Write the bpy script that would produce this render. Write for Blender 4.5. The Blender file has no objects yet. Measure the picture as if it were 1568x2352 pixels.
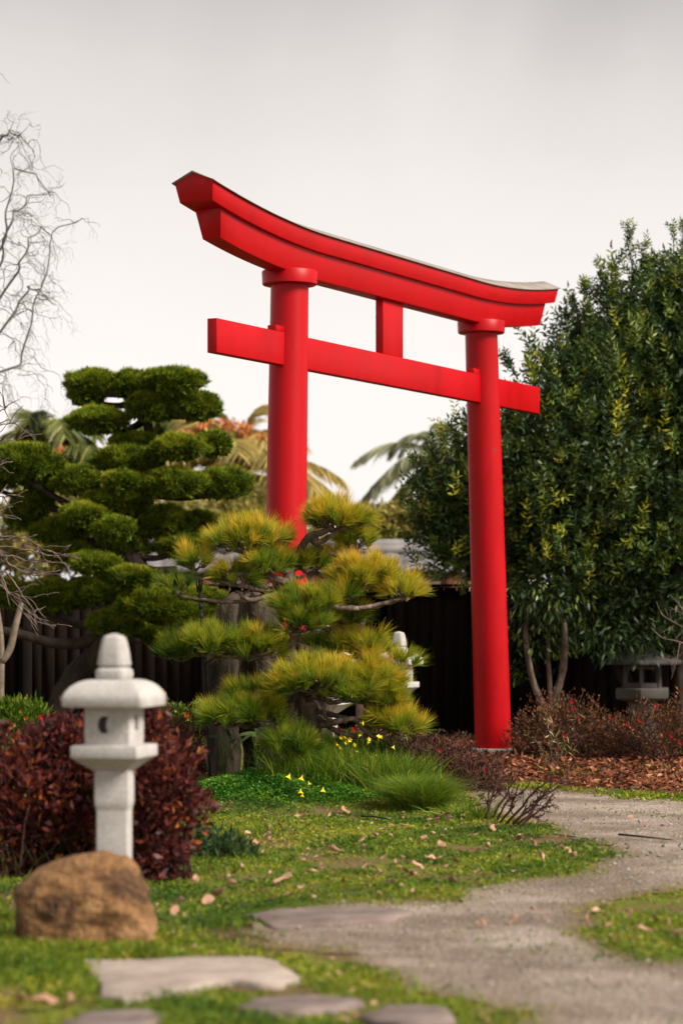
import bpy, bmesh, math, random
import numpy as np
from mathutils import Vector, Matrix, noise as mnoise

rng = np.random.default_rng(11)
random.seed(11)
scene = bpy.context.scene
COL = scene.collection

# ---------------------------------------------------------------- image pixel helpers
F, HX, HY, CH = 5553.0, 784.0, 1420.0, 1.4       # 85 mm lens, eye level 1.4 m


def at(px, py, Y):
    return np.array([(px - HX) / F * Y, Y, CH - (py - HY) / F * Y])


def gnd(px, py):
    Y = CH * F / (py - HY)
    return np.array([(px - HX) / F * Y, Y, 0.0])


def gz(x, y):
    x = np.asarray(x, float)
    y = np.asarray(y, float)
    z = 0.21 * np.exp(-(((x + .3) / 1.25) ** 2 + ((y - 19.2) / 1.1) ** 2))
    z = z + 0.05 * np.exp(-(((x + .2) / 1.2) ** 2 + ((y - 15.2) / 1.6) ** 2))
    z = z + 0.07 * np.exp(-(((x - 3.5) / 3.0) ** 2 + ((y - 24.5) / 1.7) ** 2))
    z = z + 0.012 * np.sin(x * 2.3 + 1.1) * np.sin(y * 1.7) * np.exp(-((y - 15) / 14) ** 2)
    return z


# ---------------------------------------------------------------- object helpers
OFF = {}


def tag(o, label=None, cat=None, group=None, kind=None):
    if label:
        o['label'] = label
    if cat:
        o['category'] = cat
    if group:
        o['group'] = group
    if kind:
        o['kind'] = kind
    return o


def thing(name, label, cat, loc, group=None):
    o = bpy.data.objects.new(name, None)
    o.empty_display_size = .1
    COL.objects.link(o)
    o.location = [float(c) for c in loc]
    OFF[o.name] = np.array(loc, float)
    tag(o, label, cat, group)
    return o


def mesh_obj(name, V, faces, mat, parent=None, smooth=True, attrs=None, origin=None):
    """faces: list of (k-array) blocks or list of index lists"""
    V = np.asarray(V, float).reshape(-1, 3)
    off = OFF[parent.name] if parent is not None else (np.zeros(3) if origin is None else np.array(origin, float))
    V = V - off
    me = bpy.data.meshes.new(name)
    if isinstance(faces, np.ndarray):
        faces = [faces]
    if len(faces) and not isinstance(faces[0], np.ndarray):
        tot = np.array([len(f) for f in faces], np.int32)
        idx = np.concatenate([np.asarray(f, np.int32) for f in faces])
    else:
        tot = np.concatenate([np.full(len(b), b.shape[1], np.int32) for b in faces])
        idx = np.concatenate([b.astype(np.int32).ravel() for b in faces])
    me.vertices.add(len(V))
    me.vertices.foreach_set('co', V.astype(np.float32).ravel())
    me.loops.add(len(idx))
    me.loops.foreach_set('vertex_index', idx)
    me.polygons.add(len(tot))
    st = np.concatenate([[0], np.cumsum(tot)[:-1]]).astype(np.int32)
    me.polygons.foreach_set('loop_start', st)
    if smooth:
        me.polygons.foreach_set('use_smooth', np.ones(len(tot), bool))
    me.update(calc_edges=True)
    if attrs:
        for k, a in attrs.items():
            at_ = me.attributes.new(k, 'FLOAT', 'POINT')
            at_.data.foreach_set('value', np.asarray(a, np.float32))
    me.validate()
    me.materials.append(mat)
    o = bpy.data.objects.new(name, me)
    COL.objects.link(o)
    if parent is not None:
        o.parent = parent
        OFF[o.name] = off
    else:
        o.location = [float(c) for c in off]
        OFF[o.name] = off
    return o


class MB:
    """collects boxes, lofts, tubes and lathes of ONE part"""

    def __init__(self):
        self.V, self.Fc, self.n = [], [], 0

    def add(self, V, faces):
        V = np.asarray(V, float).reshape(-1, 3)
        self.V.append(V)
        self.Fc += [[i + self.n for i in f] for f in faces]
        self.n += len(V)

    def loft(self, rings, cap=True, closed=True):
        rings = [np.asarray(r, float) for r in rings]
        m = len(rings[0])
        V = np.concatenate(rings)
        fs = []
        for i in range(len(rings) - 1):
            for j in range(m if closed else m - 1):
                k = (j + 1) % m
                fs.append([i * m + j, i * m + k, (i + 1) * m + k, (i + 1) * m + j])
        if cap:
            fs.append(list(range(m))[::-1])
            fs.append([(len(rings) - 1) * m + j for j in range(m)])
        self.add(V, fs)

    def box(self, c, s, R=None):
        c = np.array(c, float)
        s = np.array(s, float) / 2
        q = np.array([[-1, -1], [1, -1], [1, 1], [-1, 1]], float) * s[:2]
        r = []
        for z in (-s[2], s[2]):
            p = np.column_stack([q, np.full(4, z)])
            if R is not None:
                p = p @ R.T
            r.append(p + c)
        self.loft(r)

    def tube(self, pts, rad, sides=8, cap=True, jitter=0.0):
        pts = np.asarray(pts, float)
        rad = np.broadcast_to(np.asarray(rad, float), (len(pts),))
        T = np.gradient(pts, axis=0)
        T /= np.linalg.norm(T, axis=1)[:, None] + 1e-9
        ref = np.array([0.31, 0.17, 1.0]) if abs(T[0, 2]) < .9 else np.array([1.0, .2, .1])
        rings = []
        a = np.linspace(0, 2 * np.pi, sides, endpoint=False)
        for p, t, r in zip(pts, T, rad):
            x = np.cross(t, ref)
            if np.linalg.norm(x) < 1e-4:
                x = np.cross(t, [0, 1, 0.1])
            x /= np.linalg.norm(x)
            y = np.cross(t, x)
            ref = np.cross(x, t)
            rr = r * (1 + jitter * (rng.random(sides) - .5))
            rings.append(p + np.outer(np.cos(a) * rr, x) + np.outer(np.sin(a) * rr, y))
        self.loft(rings, cap)

    def build(self, name, mat, parent=None, smooth=False, bevel=0, origin=None, seg=2):
        V = np.concatenate(self.V)
        o = mesh_obj(name, V, self.Fc, mat, parent, smooth, origin=origin)
        bm = bmesh.new()
        bm.from_mesh(o.data)
        bmesh.ops.recalc_face_normals(bm, faces=bm.faces)
        bm.to_mesh(o.data)
        bm.free()
        if bevel:
            m = o.modifiers.new('bevel', 'BEVEL')
            m.width = bevel
            m.segments = seg
            m.limit_method = 'ANGLE'
            m.angle_limit = math.radians(30)
        return o


# ---------------------------------------------------------------- materials
def rgb(h):
    h = h.lstrip('#')
    c = [int(h[i:i + 2], 16) / 255 for i in (0, 2, 4)]
    return tuple(x / 12.92 if x <= .04045 else ((x + .055) / 1.055) ** 2.4 for x in c) + (1,)


def newmat(name):
    m = bpy.data.materials.new(name)
    m.use_nodes = True
    nt = m.node_tree
    return m, nt, nt.nodes, nt.links, nt.nodes['Principled BSDF']


def ramp(nt, stops):
    r = nt.nodes.new('ShaderNodeValToRGB')
    e = r.color_ramp.elements
    while len(e) < len(stops):
        e.new(.5)
    for el, (p, c) in zip(e, stops):
        el.position = p
        el.color = c if len(c) == 4 else tuple(c) + (1,)
    return r


def nz(nt, scale, detail=4, rough=.55, coord='Object', stretch=None, dist=0):
    tc = nt.nodes.new('ShaderNodeTexCoord')
    n = nt.nodes.new('ShaderNodeTexNoise')
    n.inputs['Scale'].default_value = scale
    n.inputs['Detail'].default_value = detail
    n.inputs['Roughness'].default_value = rough
    n.inputs['Distortion'].default_value = dist
    if stretch:
        mp = nt.nodes.new('ShaderNodeMapping')
        mp.inputs['Scale'].default_value = stretch
        nt.links.new(tc.outputs[coord], mp.inputs[0])
        nt.links.new(mp.outputs[0], n.inputs['Vector'])
    else:
        nt.links.new(tc.outputs[coord], n.inputs['Vector'])
    return n


def solid(name, stops, scale=8, detail=5, rough=.7, bump=0.0, bscale=None, stretch=None, spec=.3, fine=None, coat=0, dist=0, bdist=.02):
    """noise-coloured solid; fine=(scale, amount) adds grain to the colour"""
    m, nt, N, Lk, p = newmat(name)
    n = nz(nt, scale, detail, stretch=stretch, dist=dist)
    r = ramp(nt, stops)
    Lk.new(n.outputs['Fac'], r.inputs[0])
    out = r.outputs[0]
    if fine:
        f = nz(nt, fine[0], 2)
        mr = N.new('ShaderNodeMapRange')
        mr.inputs[1].default_value = .3
        mr.inputs[2].default_value = .7
        mr.inputs[3].default_value = 1 - fine[1]
        mr.inputs[4].default_value = 1 + fine[1] * .6
        Lk.new(f.outputs['Fac'], mr.inputs[0])
        mx = N.new('ShaderNodeMix')
        mx.data_type = 'RGBA'
        mx.blend_type = 'MULTIPLY'
        mx.inputs[0].default_value = 1
        Lk.new(out, mx.inputs[6])
        Lk.new(mr.outputs[0], mx.inputs[7])
        out = mx.outputs[2]
    Lk.new(out, p.inputs['Base Color'])
    p.inputs['Roughness'].default_value = rough
    p.inputs['Specular IOR Level'].default_value = spec
    if coat:
        p.inputs['Coat Weight'].default_value = coat
        p.inputs['Coat Roughness'].default_value = .3
    if bump:
        b = N.new('ShaderNodeBump')
        b.inputs['Strength'].default_value = bump
        b.inputs['Distance'].default_value = bdist
        nb = nz(nt, bscale or scale * 3, 6, stretch=stretch)
        Lk.new(nb.outputs['Fac'], b.inputs['Height'])
        Lk.new(b.outputs[0], p.inputs['Normal'])
    return m


def leafmat(name, stops, tip=None, rough=.55, trans=.35, spec=.3, tipfrom=.4):
    """colour from the per-leaf attribute rnd; optional other colour towards the leaf tip"""
    m, nt, N, Lk, p = newmat(name)
    a = N.new('ShaderNodeAttribute')
    a.attribute_name = 'rnd'
    r = ramp(nt, stops)
    Lk.new(a.outputs['Fac'], r.inputs[0])
    out = r.outputs[0]
    if tip:
        b = N.new('ShaderNodeAttribute')
        b.attribute_name = 'tip'
        mr = N.new('ShaderNodeMapRange')
        mr.inputs[1].default_value = tipfrom
        mr.inputs[2].default_value = 1
        Lk.new(b.outputs['Fac'], mr.inputs[0])
        mx = N.new('ShaderNodeMix')
        mx.data_type = 'RGBA'
        Lk.new(mr.outputs[0], mx.inputs[0])
        Lk.new(out, mx.inputs[6])
        r2 = ramp(nt, tip)
        Lk.new(a.outputs['Fac'], r2.inputs[0])
        Lk.new(r2.outputs[0], mx.inputs[7])
        out = mx.outputs[2]
    Lk.new(out, p.inputs['Base Color'])
    p.inputs['Roughness'].default_value = rough
    p.inputs['Specular IOR Level'].default_value = spec
    t = N.new('ShaderNodeBsdfTranslucent')
    Lk.new(out, t.inputs[0])
    ms = N.new('ShaderNodeMixShader')
    ms.inputs[0].default_value = trans
    Lk.new(p.outputs[0], ms.inputs[1])
    Lk.new(t.outputs[0], ms.inputs[2])
    Lk.new(ms.outputs[0], N['Material Output'].inputs[0])
    return m


M = {}
M['red'] = solid('vermilion_paint', [(.3, (.43, .0008, .0046)), (.7, (.48, .0012, .0058))], 1.3, 4, .40, .10, 120, spec=.22, fine=(300, .05), bdist=.003)
nt_r = M['red'].node_tree
pr_ = nt_r.nodes['Principled BSDF']
src = pr_.inputs['Base Color'].links[0].from_socket
fad = nz(nt_r, 2.2, 6, .65, stretch=(1, 1, .35))
fr_ = ramp(nt_r, [(.32, (.74, .74, .74)), (.5, (.97, .97, .97)), (.7, (1.06, 1.06, 1.06))])
nt_r.links.new(fad.outputs['Fac'], fr_.inputs[0])
m1 = nt_r.nodes.new('ShaderNodeMix')
m1.data_type = 'RGBA'
m1.blend_type = 'MULTIPLY'
m1.inputs[0].default_value = .8
nt_r.links.new(src, m1.inputs[6])
nt_r.links.new(fr_.outputs[0], m1.inputs[7])
chip = nz(nt_r, 11, 3, .6)
cr_ = ramp(nt_r, [(.735, (0, 0, 0)), (.75, (1, 1, 1))])
nt_r.links.new(chip.outputs['Fac'], cr_.inputs[0])
m2 = nt_r.nodes.new('ShaderNodeMix')
m2.data_type = 'RGBA'
nt_r.links.new(cr_.outputs[0], m2.inputs[0])
nt_r.links.new(m1.outputs[2], m2.inputs[6])
m2.inputs[7].default_value = (.16, .05, .035, 1)
nt_r.links.new(m2.outputs[2], pr_.inputs['Base Color'])
rr_ = ramp(nt_r, [(.3, (.34, .34, .34)), (.7, (.52, .52, .52))])
nt_r.links.new(fad.outputs['Fac'], rr_.inputs[0])
nt_r.links.new(rr_.outputs[0], pr_.inputs['Roughness'])
M['concrete'] = solid('plinth_concrete', [(.3, (.36, .33, .30)), (.7, (.55, .51, .47))], 9, 5, .9, .3, 60)
M['sheet'] = solid('weathered_roof_sheet', [(.3, (.20, .17, .15)), (.7, (.36, .32, .29))], 5, 5, .6, .1)
M['granite'] = solid('white_granite', [(.25, (.37, .345, .33)), (.42, (.46, .435, .42)), (.75, (.56, .53, .52))], 6, 7, .9, .4, 70, fine=(150, .30), dist=.6, bdist=.006)
M['granite_dark'] = solid('grey_granite', [(.3, (.065, .060, .056)), (.7, (.125, .115, .11))], 5, 5, .9, .25, 90, fine=(160, .2))
M['boulder'] = solid('brown_boulder', [(.28, (.028, .018, .012)), (.42, (.115, .060, .029)), (.53, (.245, .125, .052)), (.65, (.32, .175, .080)), (.78, (.38, .26, .16))], 5.5, 9, .9, 1.0, 14, fine=(60, .35), dist=1.0, bdist=.05)
M['slate'] = solid('standing_stone', [(.28, (.016, .012, .009)), (.44, (.046, .034, .024)), (.58, (.078, .057, .038)), (.68, (.10, .060, .034)), (.8, (.135, .11, .085))], 3.0, 9, .85, 1.0, 9, stretch=(1, 1, .45), fine=(60, .25), dist=.6, bdist=.05)
M['flag_pale'] = solid('pale_flagstone', [(.3, (.27, .215, .18)), (.5, (.37, .30, .26)), (.7, (.45, .375, .325))], 5, 8, .9, .4, 30, fine=(90, .12))
M['flag_mauve'] = solid('mauve_flagstone', [(.3, (.12, .085, .075)), (.5, (.19, .145, .13)), (.7, (.27, .21, .19))], 5, 8, .9, .4, 24, fine=(90, .15))
M['bark'] = solid('pine_bark', [(.3, (.045, .031, .024)), (.55, (.17, .120, .090)), (.75, (.34, .265, .215))], 14, 7, .9, 1, 30, stretch=(1, 1, .4), bdist=.03)
M['bark_dark'] = solid('dark_bark', [(.3, (.018, .013, .010)), (.7, (.055, .040, .031))], 7, 6, .95, .9, 20, stretch=(1, 1, .4), bdist=.03)
M['bark_pale'] = solid('pale_bark', [(.3, (.16, .12, .09)), (.7, (.34, .27, .21))], 9, 6, .9, .5, 20)
M['twig'] = solid('grey_twig', [(.3, (.11, .072, .062)), (.7, (.22, .16, .14))], 14, 4, .9)
M['twig_red'] = solid('reddish_twig', [(.3, (.055, .025, .022)), (.7, (.13, .065, .05))], 14, 4, .9)
M['willow'] = solid('willow_twig', [(.3, (.11, .115, .105)), (.7, (.22, .21, .19))], 6, 4, .9)
M['fence'] = solid('dark_fence_board', [(.3, (.0075, .0050, .0040)), (.7, (.0170, .0115, .0092))], 4, 6, .95, .3, 12, stretch=(3, 3, .2), spec=.03)
M['fence_post'] = solid('fence_post_wood', [(.3, (.008, .006, .005)), (.7, (.017, .013, .011))], 4, 6, .9, .3, 12, stretch=(3, 3, .2), spec=.1)
M['tile'] = solid('grey_roof_tile', [(.3, (.12, .112, .116)), (.7, (.23, .215, .218))], 4, 5, .7, .2)
M['tile_brown'] = solid('brown_roof_tile', [(.3, (.055, .032, .026)), (.7, (.11, .065, .05))], 4, 5, .8, .2)
M['plaster'] = solid('pinkish_plaster', [(.3, (.36, .22, .165)), (.7, (.50, .33, .25))], 2, 5, .9, .1)
M['timber_red'] = solid('russet_timber', [(.3, (.11, .030, .020)), (.7, (.19, .055, .036))], 5, 5, .8)
M['prop'] = solid('black_prop', [(.3, (.008, .008, .008)), (.7, (.022, .020, .018))], 20, 3, .6)
M['stem'] = solid('green_stem', [(.3, (.05, .10, .014)), (.7, (.10, .17, .025))], 20, 3, .7)
M['petal_y'] = solid('yellow_petal', [(.3, (.78, .56, .012)), (.7, (.86, .68, .03))], 30, 3, .55)
M['petal_o'] = solid('orange_petal', [(.3, (.80, .18, .01)), (.7, (.85, .32, .02))], 30, 3, .55)
M['petal_r'] = solid('crimson_petal', [(.3, (.42, .004, .014)), (.7, (.62, .014, .03))], 30, 3, .5)
M['fruit'] = solid('orange_palm_fruit', [(.3, (.50, .13, .03)), (.7, (.66, .25, .06))], 6, 3, .6)
M['ball_white'] = solid('white_ball_cap', [(.3, (.62, .58, .58)), (.7, (.74, .70, .70))], 8, 3, .6)
M['post_pink'] = solid('faded_pink_post', [(.3, (.22, .12, .115)), (.7, (.32, .19, .18))], 8, 3, .8)

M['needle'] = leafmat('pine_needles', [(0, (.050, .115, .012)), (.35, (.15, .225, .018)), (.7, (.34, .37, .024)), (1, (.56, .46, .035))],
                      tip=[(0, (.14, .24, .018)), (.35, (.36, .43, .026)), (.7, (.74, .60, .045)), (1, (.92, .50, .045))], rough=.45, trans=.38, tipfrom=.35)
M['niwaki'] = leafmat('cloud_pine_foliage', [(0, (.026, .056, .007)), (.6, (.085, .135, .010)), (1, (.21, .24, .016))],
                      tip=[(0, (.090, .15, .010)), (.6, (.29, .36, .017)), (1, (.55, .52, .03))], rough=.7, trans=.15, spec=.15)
M['podo'] = leafmat('evergreen_leaves', [(0, (.018, .042, .015)), (.40, (.050, .092, .022)), (.70, (.135, .185, .028)), (.86, (.25, .30, .028)), (1, (.44, .41, .03))], rough=.50, trans=.18, spec=.32)
M['under'] = leafmat('drooping_leaves', [(0, (.014, .032, .011)), (.6, (.036, .072, .018)), (.80, (.16, .25, .04)), (1, (.40, .46, .11))], rough=.45, trans=.3, spec=.35)
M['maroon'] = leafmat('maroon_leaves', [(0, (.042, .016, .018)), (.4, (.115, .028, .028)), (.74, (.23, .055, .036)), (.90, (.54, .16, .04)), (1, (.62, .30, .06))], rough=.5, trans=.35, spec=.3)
M['azalea'] = leafmat('brown_azalea_leaves', [(0, (.040, .026, .010)), (.4, (.105, .050, .020)), (.7, (.20, .070, .026)), (.9, (.33, .11, .035)), (1, (.20, .18, .03))], rough=.6, trans=.2)
M['burgundy'] = leafmat('burgundy_azalea_leaves', [(0, (.030, .012, .010)), (.5, (.080, .026, .018)), (.85, (.15, .050, .030)), (1, (.13, .11, .03))], rough=.55, trans=.2)
M['straw'] = leafmat('straw_leaves', [(0, (.10, .085, .02)), (.6, (.30, .25, .08)), (1, (.55, .48, .26))], rough=.6, trans=.3)
M['grass'] = leafmat('lawn_grass', [(0, (.035, .095, .008)), (.30, (.10, .19, .012)), (.6, (.24, .30, .018)), (.84, (.42, .38, .035)), (1, (.58, .44, .13))], rough=.55, trans=.35)
M['lush'] = leafmat('lush_grass', [(0, (.045, .105, .009)), (.4, (.12, .235, .014)), (.75, (.26, .34, .025)), (.92, (.44, .42, .06)), (1, (.50, .36, .14))], rough=.5, trans=.4)
M['clover'] = leafmat('clover_leaves', [(0, (.020, .085, .010)), (.5, (.065, .21, .016)), (.85, (.17, .34, .03)), (1, (.34, .40, .05))], rough=.5, trans=.35)
M['bluegreen'] = leafmat('grey_green_leaves', [(0, (.035, .075, .030)), (.6, (.085, .14, .050)), (1, (.18, .24, .08))], rough=.5, trans=.25)
M['dead'] = leafmat('fallen_leaf', [(0, (.22, .105, .058)), (.5, (.43, .235, .145)), (1, (.60, .385, .27))], rough=.6, trans=.15)
M['mulch'] = leafmat('bark_chips', [(0, (.050, .014, .008)), (.5, (.17, .046, .019)), (.85, (.32, .100, .040)), (1, (.44, .22, .12))], rough=.75, trans=0)
M['palm'] = leafmat('palm_fronds', [(0, (.075, .105, .030)), (.5, (.17, .20, .050)), (1, (.40, .34, .09))], rough=.45, trans=.3)  # lightened so the background haze sits in the frond colour
M['palm_gold'] = leafmat('golden_palm_fronds', [(0, (.28, .24, .075)), (.5, (.54, .42, .14)), (1, (.74, .56, .20))], rough=.5, trans=.4)  # warm sunlight and haze put into the frond colour
M['palm_hazed'] = leafmat('hazed_palm_fronds', [(0, (.24, .26, .16)), (.5, (.36, .38, .24)), (1, (.50, .48, .30))], rough=.45, trans=.5)  # paler copy of the fronds, distance haze put into the colour
M['fartree'] = leafmat('far_foliage', [(0, (.17, .16, .04)), (.6, (.38, .33, .085)), (1, (.62, .46, .14))], rough=.6, trans=.3)

# ---------------------------------------------------------------- vegetation helpers


def unit(v):
    return v / (np.linalg.norm(v, axis=-1, keepdims=True) + 1e-9)


def rdir(n):
    return unit(rng.normal(size=(n, 3)))


def vnoise(P, s, seed=0.0):
    return np.array([mnoise.noise(Vector((p[0] * s + seed, p[1] * s - seed, p[2] * s + 2 * seed))) for p in P])


def leaf_geo(P, D, L, W, rnd, fold=.25, sides=None):
    """diamond leaves -> V, quads, attrs"""
    n = len(P)
    D = unit(D)
    S = rdir(n) if sides is None else sides
    S = unit(np.cross(D, S))
    U = np.cross(S, D)
    L = np.broadcast_to(L, (n,))[:, None]
    W = np.broadcast_to(W, (n,))[:, None]
    b = P
    m = P + D * L * .45
    t = P + D * L + U * L * .12
    r = m + S * W / 2 - U * W * fold
    l = m - S * W / 2 - U * W * fold
    V = np.stack([b, r, t, l], 1).reshape(-1, 3)
    q = np.arange(n * 4).reshape(n, 4)
    rn = np.repeat(rnd, 4)
    tp = np.tile([0, .5, 1, .5], n)
    return V, q, rn, tp


def blade_geo(P, D, L, W, rnd, bend=None, segs=2):
    """tapered blades, bending towards `bend` vectors"""
    n = len(P)
    D = unit(D)
    L = np.broadcast_to(L, (n,))[:, None]
    W = np.broadcast_to(W, (n,))[:, None]
    S = unit(np.cross(D, rdir(n)))
    if bend is None:
        bend = np.zeros((n, 3))
    k = []
    tp = []
    for i in range(segs):
        f = i / segs
        c = P + D * L * f + bend * L * f * f
        w = W / 2 * (1 - f * .6)
        k += [c - S * w, c + S * w]
        tp += [f, f]
    k.append(P + D * L + bend * L)
    tp.append(1)
    V = np.stack(k, 1).reshape(-1, 3)
    m = 2 * segs + 1
    base = (np.arange(n) * m)[:, None]
    q = [base + np.array([[2 * i, 2 * i + 1, 2 * i + 3, 2 * i + 2]]) for i in range(segs - 1)]
    t = base + np.array([[m - 3, m - 2, m - 1]])
    fa = ([np.concatenate(q)] if q else []) + [t]
    return V, fa, np.repeat(rnd, m), np.tile(tp, n)


class VEG:
    def __init__(self):
        self.V, self.f, self.r, self.t, self.n = [], [], [], [], 0

    def add(self, g):
        V, f, r, t = g
        if isinstance(f, np.ndarray):
            f = [f]
        self.V.append(V)
        self.f += [x + self.n for x in f]
        self.r.append(r)
        self.t.append(t)
        self.n += len(V)

    def build(self, name, mat, parent=None, origin=None):
        return mesh_obj(name, np.concatenate(self.V), self.f, mat, parent, True,
                        {'rnd': np.clip(np.concatenate(self.r), 0, 1), 'tip': np.concatenate(self.t)}, origin)


def blob_points(c, r, n, lump=.25, seed=0., inner=.55, freq=1.6):
    """points through the outer shell of a lumpy ellipsoid; returns P, outward dir, depth 0..1"""
    d = rdir(n)
    q = inner + (1 - inner) * rng.random(n) ** .5
    ln = 1 + lump * vnoise(d * freq, 1.0, seed + 3.7) * 1.8
    P = np.asarray(c) + d * np.asarray(r) * (q * ln)[:, None]
    N = unit(d / np.asarray(r))
    return P, N, q


def wig(p0, p1, n, amp, droop=0, seed=None):
    """wiggly polyline"""
    p0, p1 = np.asarray(p0, float), np.asarray(p1, float)
    t = np.linspace(0, 1, n)[:, None]
    P = p0 + (p1 - p0) * t
    L = np.linalg.norm(p1 - p0)
    w = rng.normal(size=(n, 3))
    w[0] = 0
    w = (w + np.roll(w, 1, 0)) * .5
    P = P + w * amp * L * np.sin(np.pi * np.clip(t, 0.02, .98))
    P[:, 2] += droop * L * np.sin(np.pi * t[:, 0])
    return P


def smooth_path(pts, n=24):
    """catmull-rom"""
    P = np.asarray(pts, float)
    P = np.vstack([2 * P[0] - P[1], P, 2 * P[-1] - P[-2]])
    out = []
    segs = len(P) - 3
    for u in np.linspace(0, segs - 1e-6, n):
        i = int(u)
        t = u - i
        a, b, c, d = P[i:i + 4]
        out.append(.5 * ((2 * b) + (c - a) * t + (2 * a - 5 * b + 4 * c - d) * t * t + (-a + 3 * b - 3 * c + d) * t ** 3))
    return np.array(out)


def inpoly(x, y, poly):
    x = np.asarray(x)
    y = np.asarray(y)
    r = np.zeros(x.shape, bool)
    n = len(poly)
    for i in range(n):
        x1, y1 = poly[i]
        x2, y2 = poly[(i + 1) % n]
        c = ((y1 > y) != (y2 > y))
        with np.errstate(divide='ignore', invalid='ignore'):
            xi = (x2 - x1) * (y - y1) / (y2 - y1 + 1e-12) + x1
        r ^= c & (x < xi)
    return r


def G2(pts):
    return [tuple(gnd(a, b)[:2]) for a, b in pts]


def wob(x, y, s, amp, seed=0.):
    """cheap vector noise to roughen outlines"""
    return (amp * (np.sin(x * s + 1.3 + seed) * np.cos(y * s * .9 + 2 * seed) + .6 * np.sin(x * s * 2.3 + y * s * 1.9 + seed) + .4 * np.sin(x * s * 5.1 - y * s * 4.3 + seed)),
            amp * (np.cos(x * s * 1.1 + .4 + seed) * np.sin(y * s + seed) + .6 * np.cos(x * s * 2.1 - y * s * 2.5 + seed) + .4 * np.sin(x * s * 4.7 + y * s * 5.3 + seed)))


# ---------------------------------------------------------------- outlines on the ground
PATH = G2([(1060, 1806), (1250, 1816), (1400, 1828), (1568, 1842), (1800, 1850), (2300, 1860), (2600, 2500), (1300, 2500),
           (1180, 2345), (1000, 2300), (880, 2235), (720, 2185), (560, 2150), (555, 2118), (760, 2090), (1000, 2076), (1150, 2040), (1300, 2008),
           (1450, 1966), (1310, 1925), (1190, 1885), (1080, 1860)])
PATCH = G2([(1300, 2105), (1400, 2075), (1568, 2045), (1900, 2010), (1900, 2260), (1568, 2225), (1440, 2195), (1345, 2140)])
MULCH = G2([(900, 1730), (1100, 1700), (2300, 1690), (2300, 1850), (1568, 1832), (1400, 1818), (1250, 1806), (1050, 1800)])
SLABS = {
    'pale': [(195, 2222), (330, 2217), (470, 2212), (590, 2210), (630, 2222), (695, 2260), (640, 2272), (500, 2266), (420, 2290), (290, 2312), (245, 2300)],
    'mauve': [(568, 2112), (640, 2099), (760, 2094), (900, 2094), (946, 2104), (900, 2120), (780, 2130), (640, 2138)],
    'front': [(533, 2336), (600, 2312), (700, 2307), (800, 2311), (832, 2322), (760, 2338), (650, 2352)],
    'edge': [(825, 2362), (880, 2335), (960, 2331), (1020, 2336), (1040, 2362), (950, 2390)],
    'corner': [(140, 2360), (200, 2340), (330, 2332), (370, 2346), (330, 2390), (170, 2400)],
}
SLABW = {k: G2(v) for k, v in SLABS.items()}

# ---------------------------------------------------------------- ground
xs = np.concatenate([-np.geomspace(400, 7, 14)[:-1], np.arange(-7, 10.01, .1), np.geomspace(10.2, 400, 14)])
ys = np.concatenate([np.array([-60, -20, -5, 0, 3, 5, 6]), np.arange(6.4, 34, .1), np.geomspace(34.2, 900, 14)])
X, Yg = np.meshgrid(xs, ys)
Z = gz(X, Yg)
nx, ny = len(xs), len(ys)
ii = (np.arange(ny - 1)[:, None] * nx + np.arange(nx - 1)[None, :]).ravel()
quads = np.stack([ii, ii + 1, ii + nx + 1, ii + nx], 1)

m, nt, N, Lk, p = newmat('soil_and_moss')
n1 = nz(nt, 1.6, 6, .6)
r1 = ramp(nt, [(.36, (.11, .066, .038)), (.47, (.17, .115, .058)), (.55, (.12, .135, .022)), (.72, (.18, .20, .030))])
Lk.new(n1.outputs['Fac'], r1.inputs[0])
Lk.new(r1.outputs[0], p.inputs['Base Color'])
p.inputs['Roughness'].default_value = .95
p.inputs['Specular IOR Level'].default_value = .1
bp = N.new('ShaderNodeBump')
bp.inputs['Strength'].default_value = .8
bp.inputs['Distance'].default_value = .03
n2 = nz(nt, 30, 6)
Lk.new(n2.outputs['Fac'], bp.inputs['Height'])
Lk.new(bp.outputs[0], p.inputs['Normal'])
M['soil'] = m
tag(mesh_obj('ground', np.stack([X, Yg, Z], -1).reshape(-1, 3), quads, M['soil']), kind='structure')

# gravel path
m, nt, N, Lk, p = newmat('gravel')
n1 = nz(nt, 1.1, 5, .55)
r1 = ramp(nt, [(.28, (.150, .112, .086)), (.44, (.245, .192, .158)), (.56, (.345, .283, .242)), (.70, (.50, .425, .37))])
Lk.new(n1.outputs['Fac'], r1.inputs[0])
vo = N.new('ShaderNodeTexVoronoi')
vo.inputs['Scale'].default_value = 55
tc = N.new('ShaderNodeTexCoord')
Lk.new(tc.outputs['Object'], vo.inputs['Vector'])
r2 = ramp(nt, [(0, (.45, .43, .42)), (.5, (.95, .93, .90)), (1, (1.0, 1.0, 1.0))])
Lk.new(vo.outputs['Color'], r2.inputs[0])
mx = N.new('ShaderNodeMix')
mx.data_type = 'RGBA'
mx.blend_type = 'MULTIPLY'
mx.inputs[0].default_value = .6
Lk.new(r1.outputs[0], mx.inputs[6])
Lk.new(r2.outputs[0], mx.inputs[7])
nm = nz(nt, 2.6, 6, .65)
rm = ramp(nt, [(.56, (0, 0, 0)), (.70, (1, 1, 1))])
Lk.new(nm.outputs['Fac'], rm.inputs[0])
mv = N.new('ShaderNodeMath')
mv.operation = 'MULTIPLY'
mv.inputs[1].default_value = .55
Lk.new(rm.outputs[0], mv.inputs[0])
mx2 = N.new('ShaderNodeMix')
mx2.data_type = 'RGBA'
Lk.new(mv.outputs[0], mx2.inputs[0])
Lk.new(mx.outputs[2], mx2.inputs[6])
mx2.inputs[7].default_value = (.15, .125, .050, 1)
ea = N.new('ShaderNodeAttribute')
ea.attribute_name = 'rnd'
en = nz(nt, 9, 6, .7)
em = N.new('ShaderNodeMath')
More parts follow.
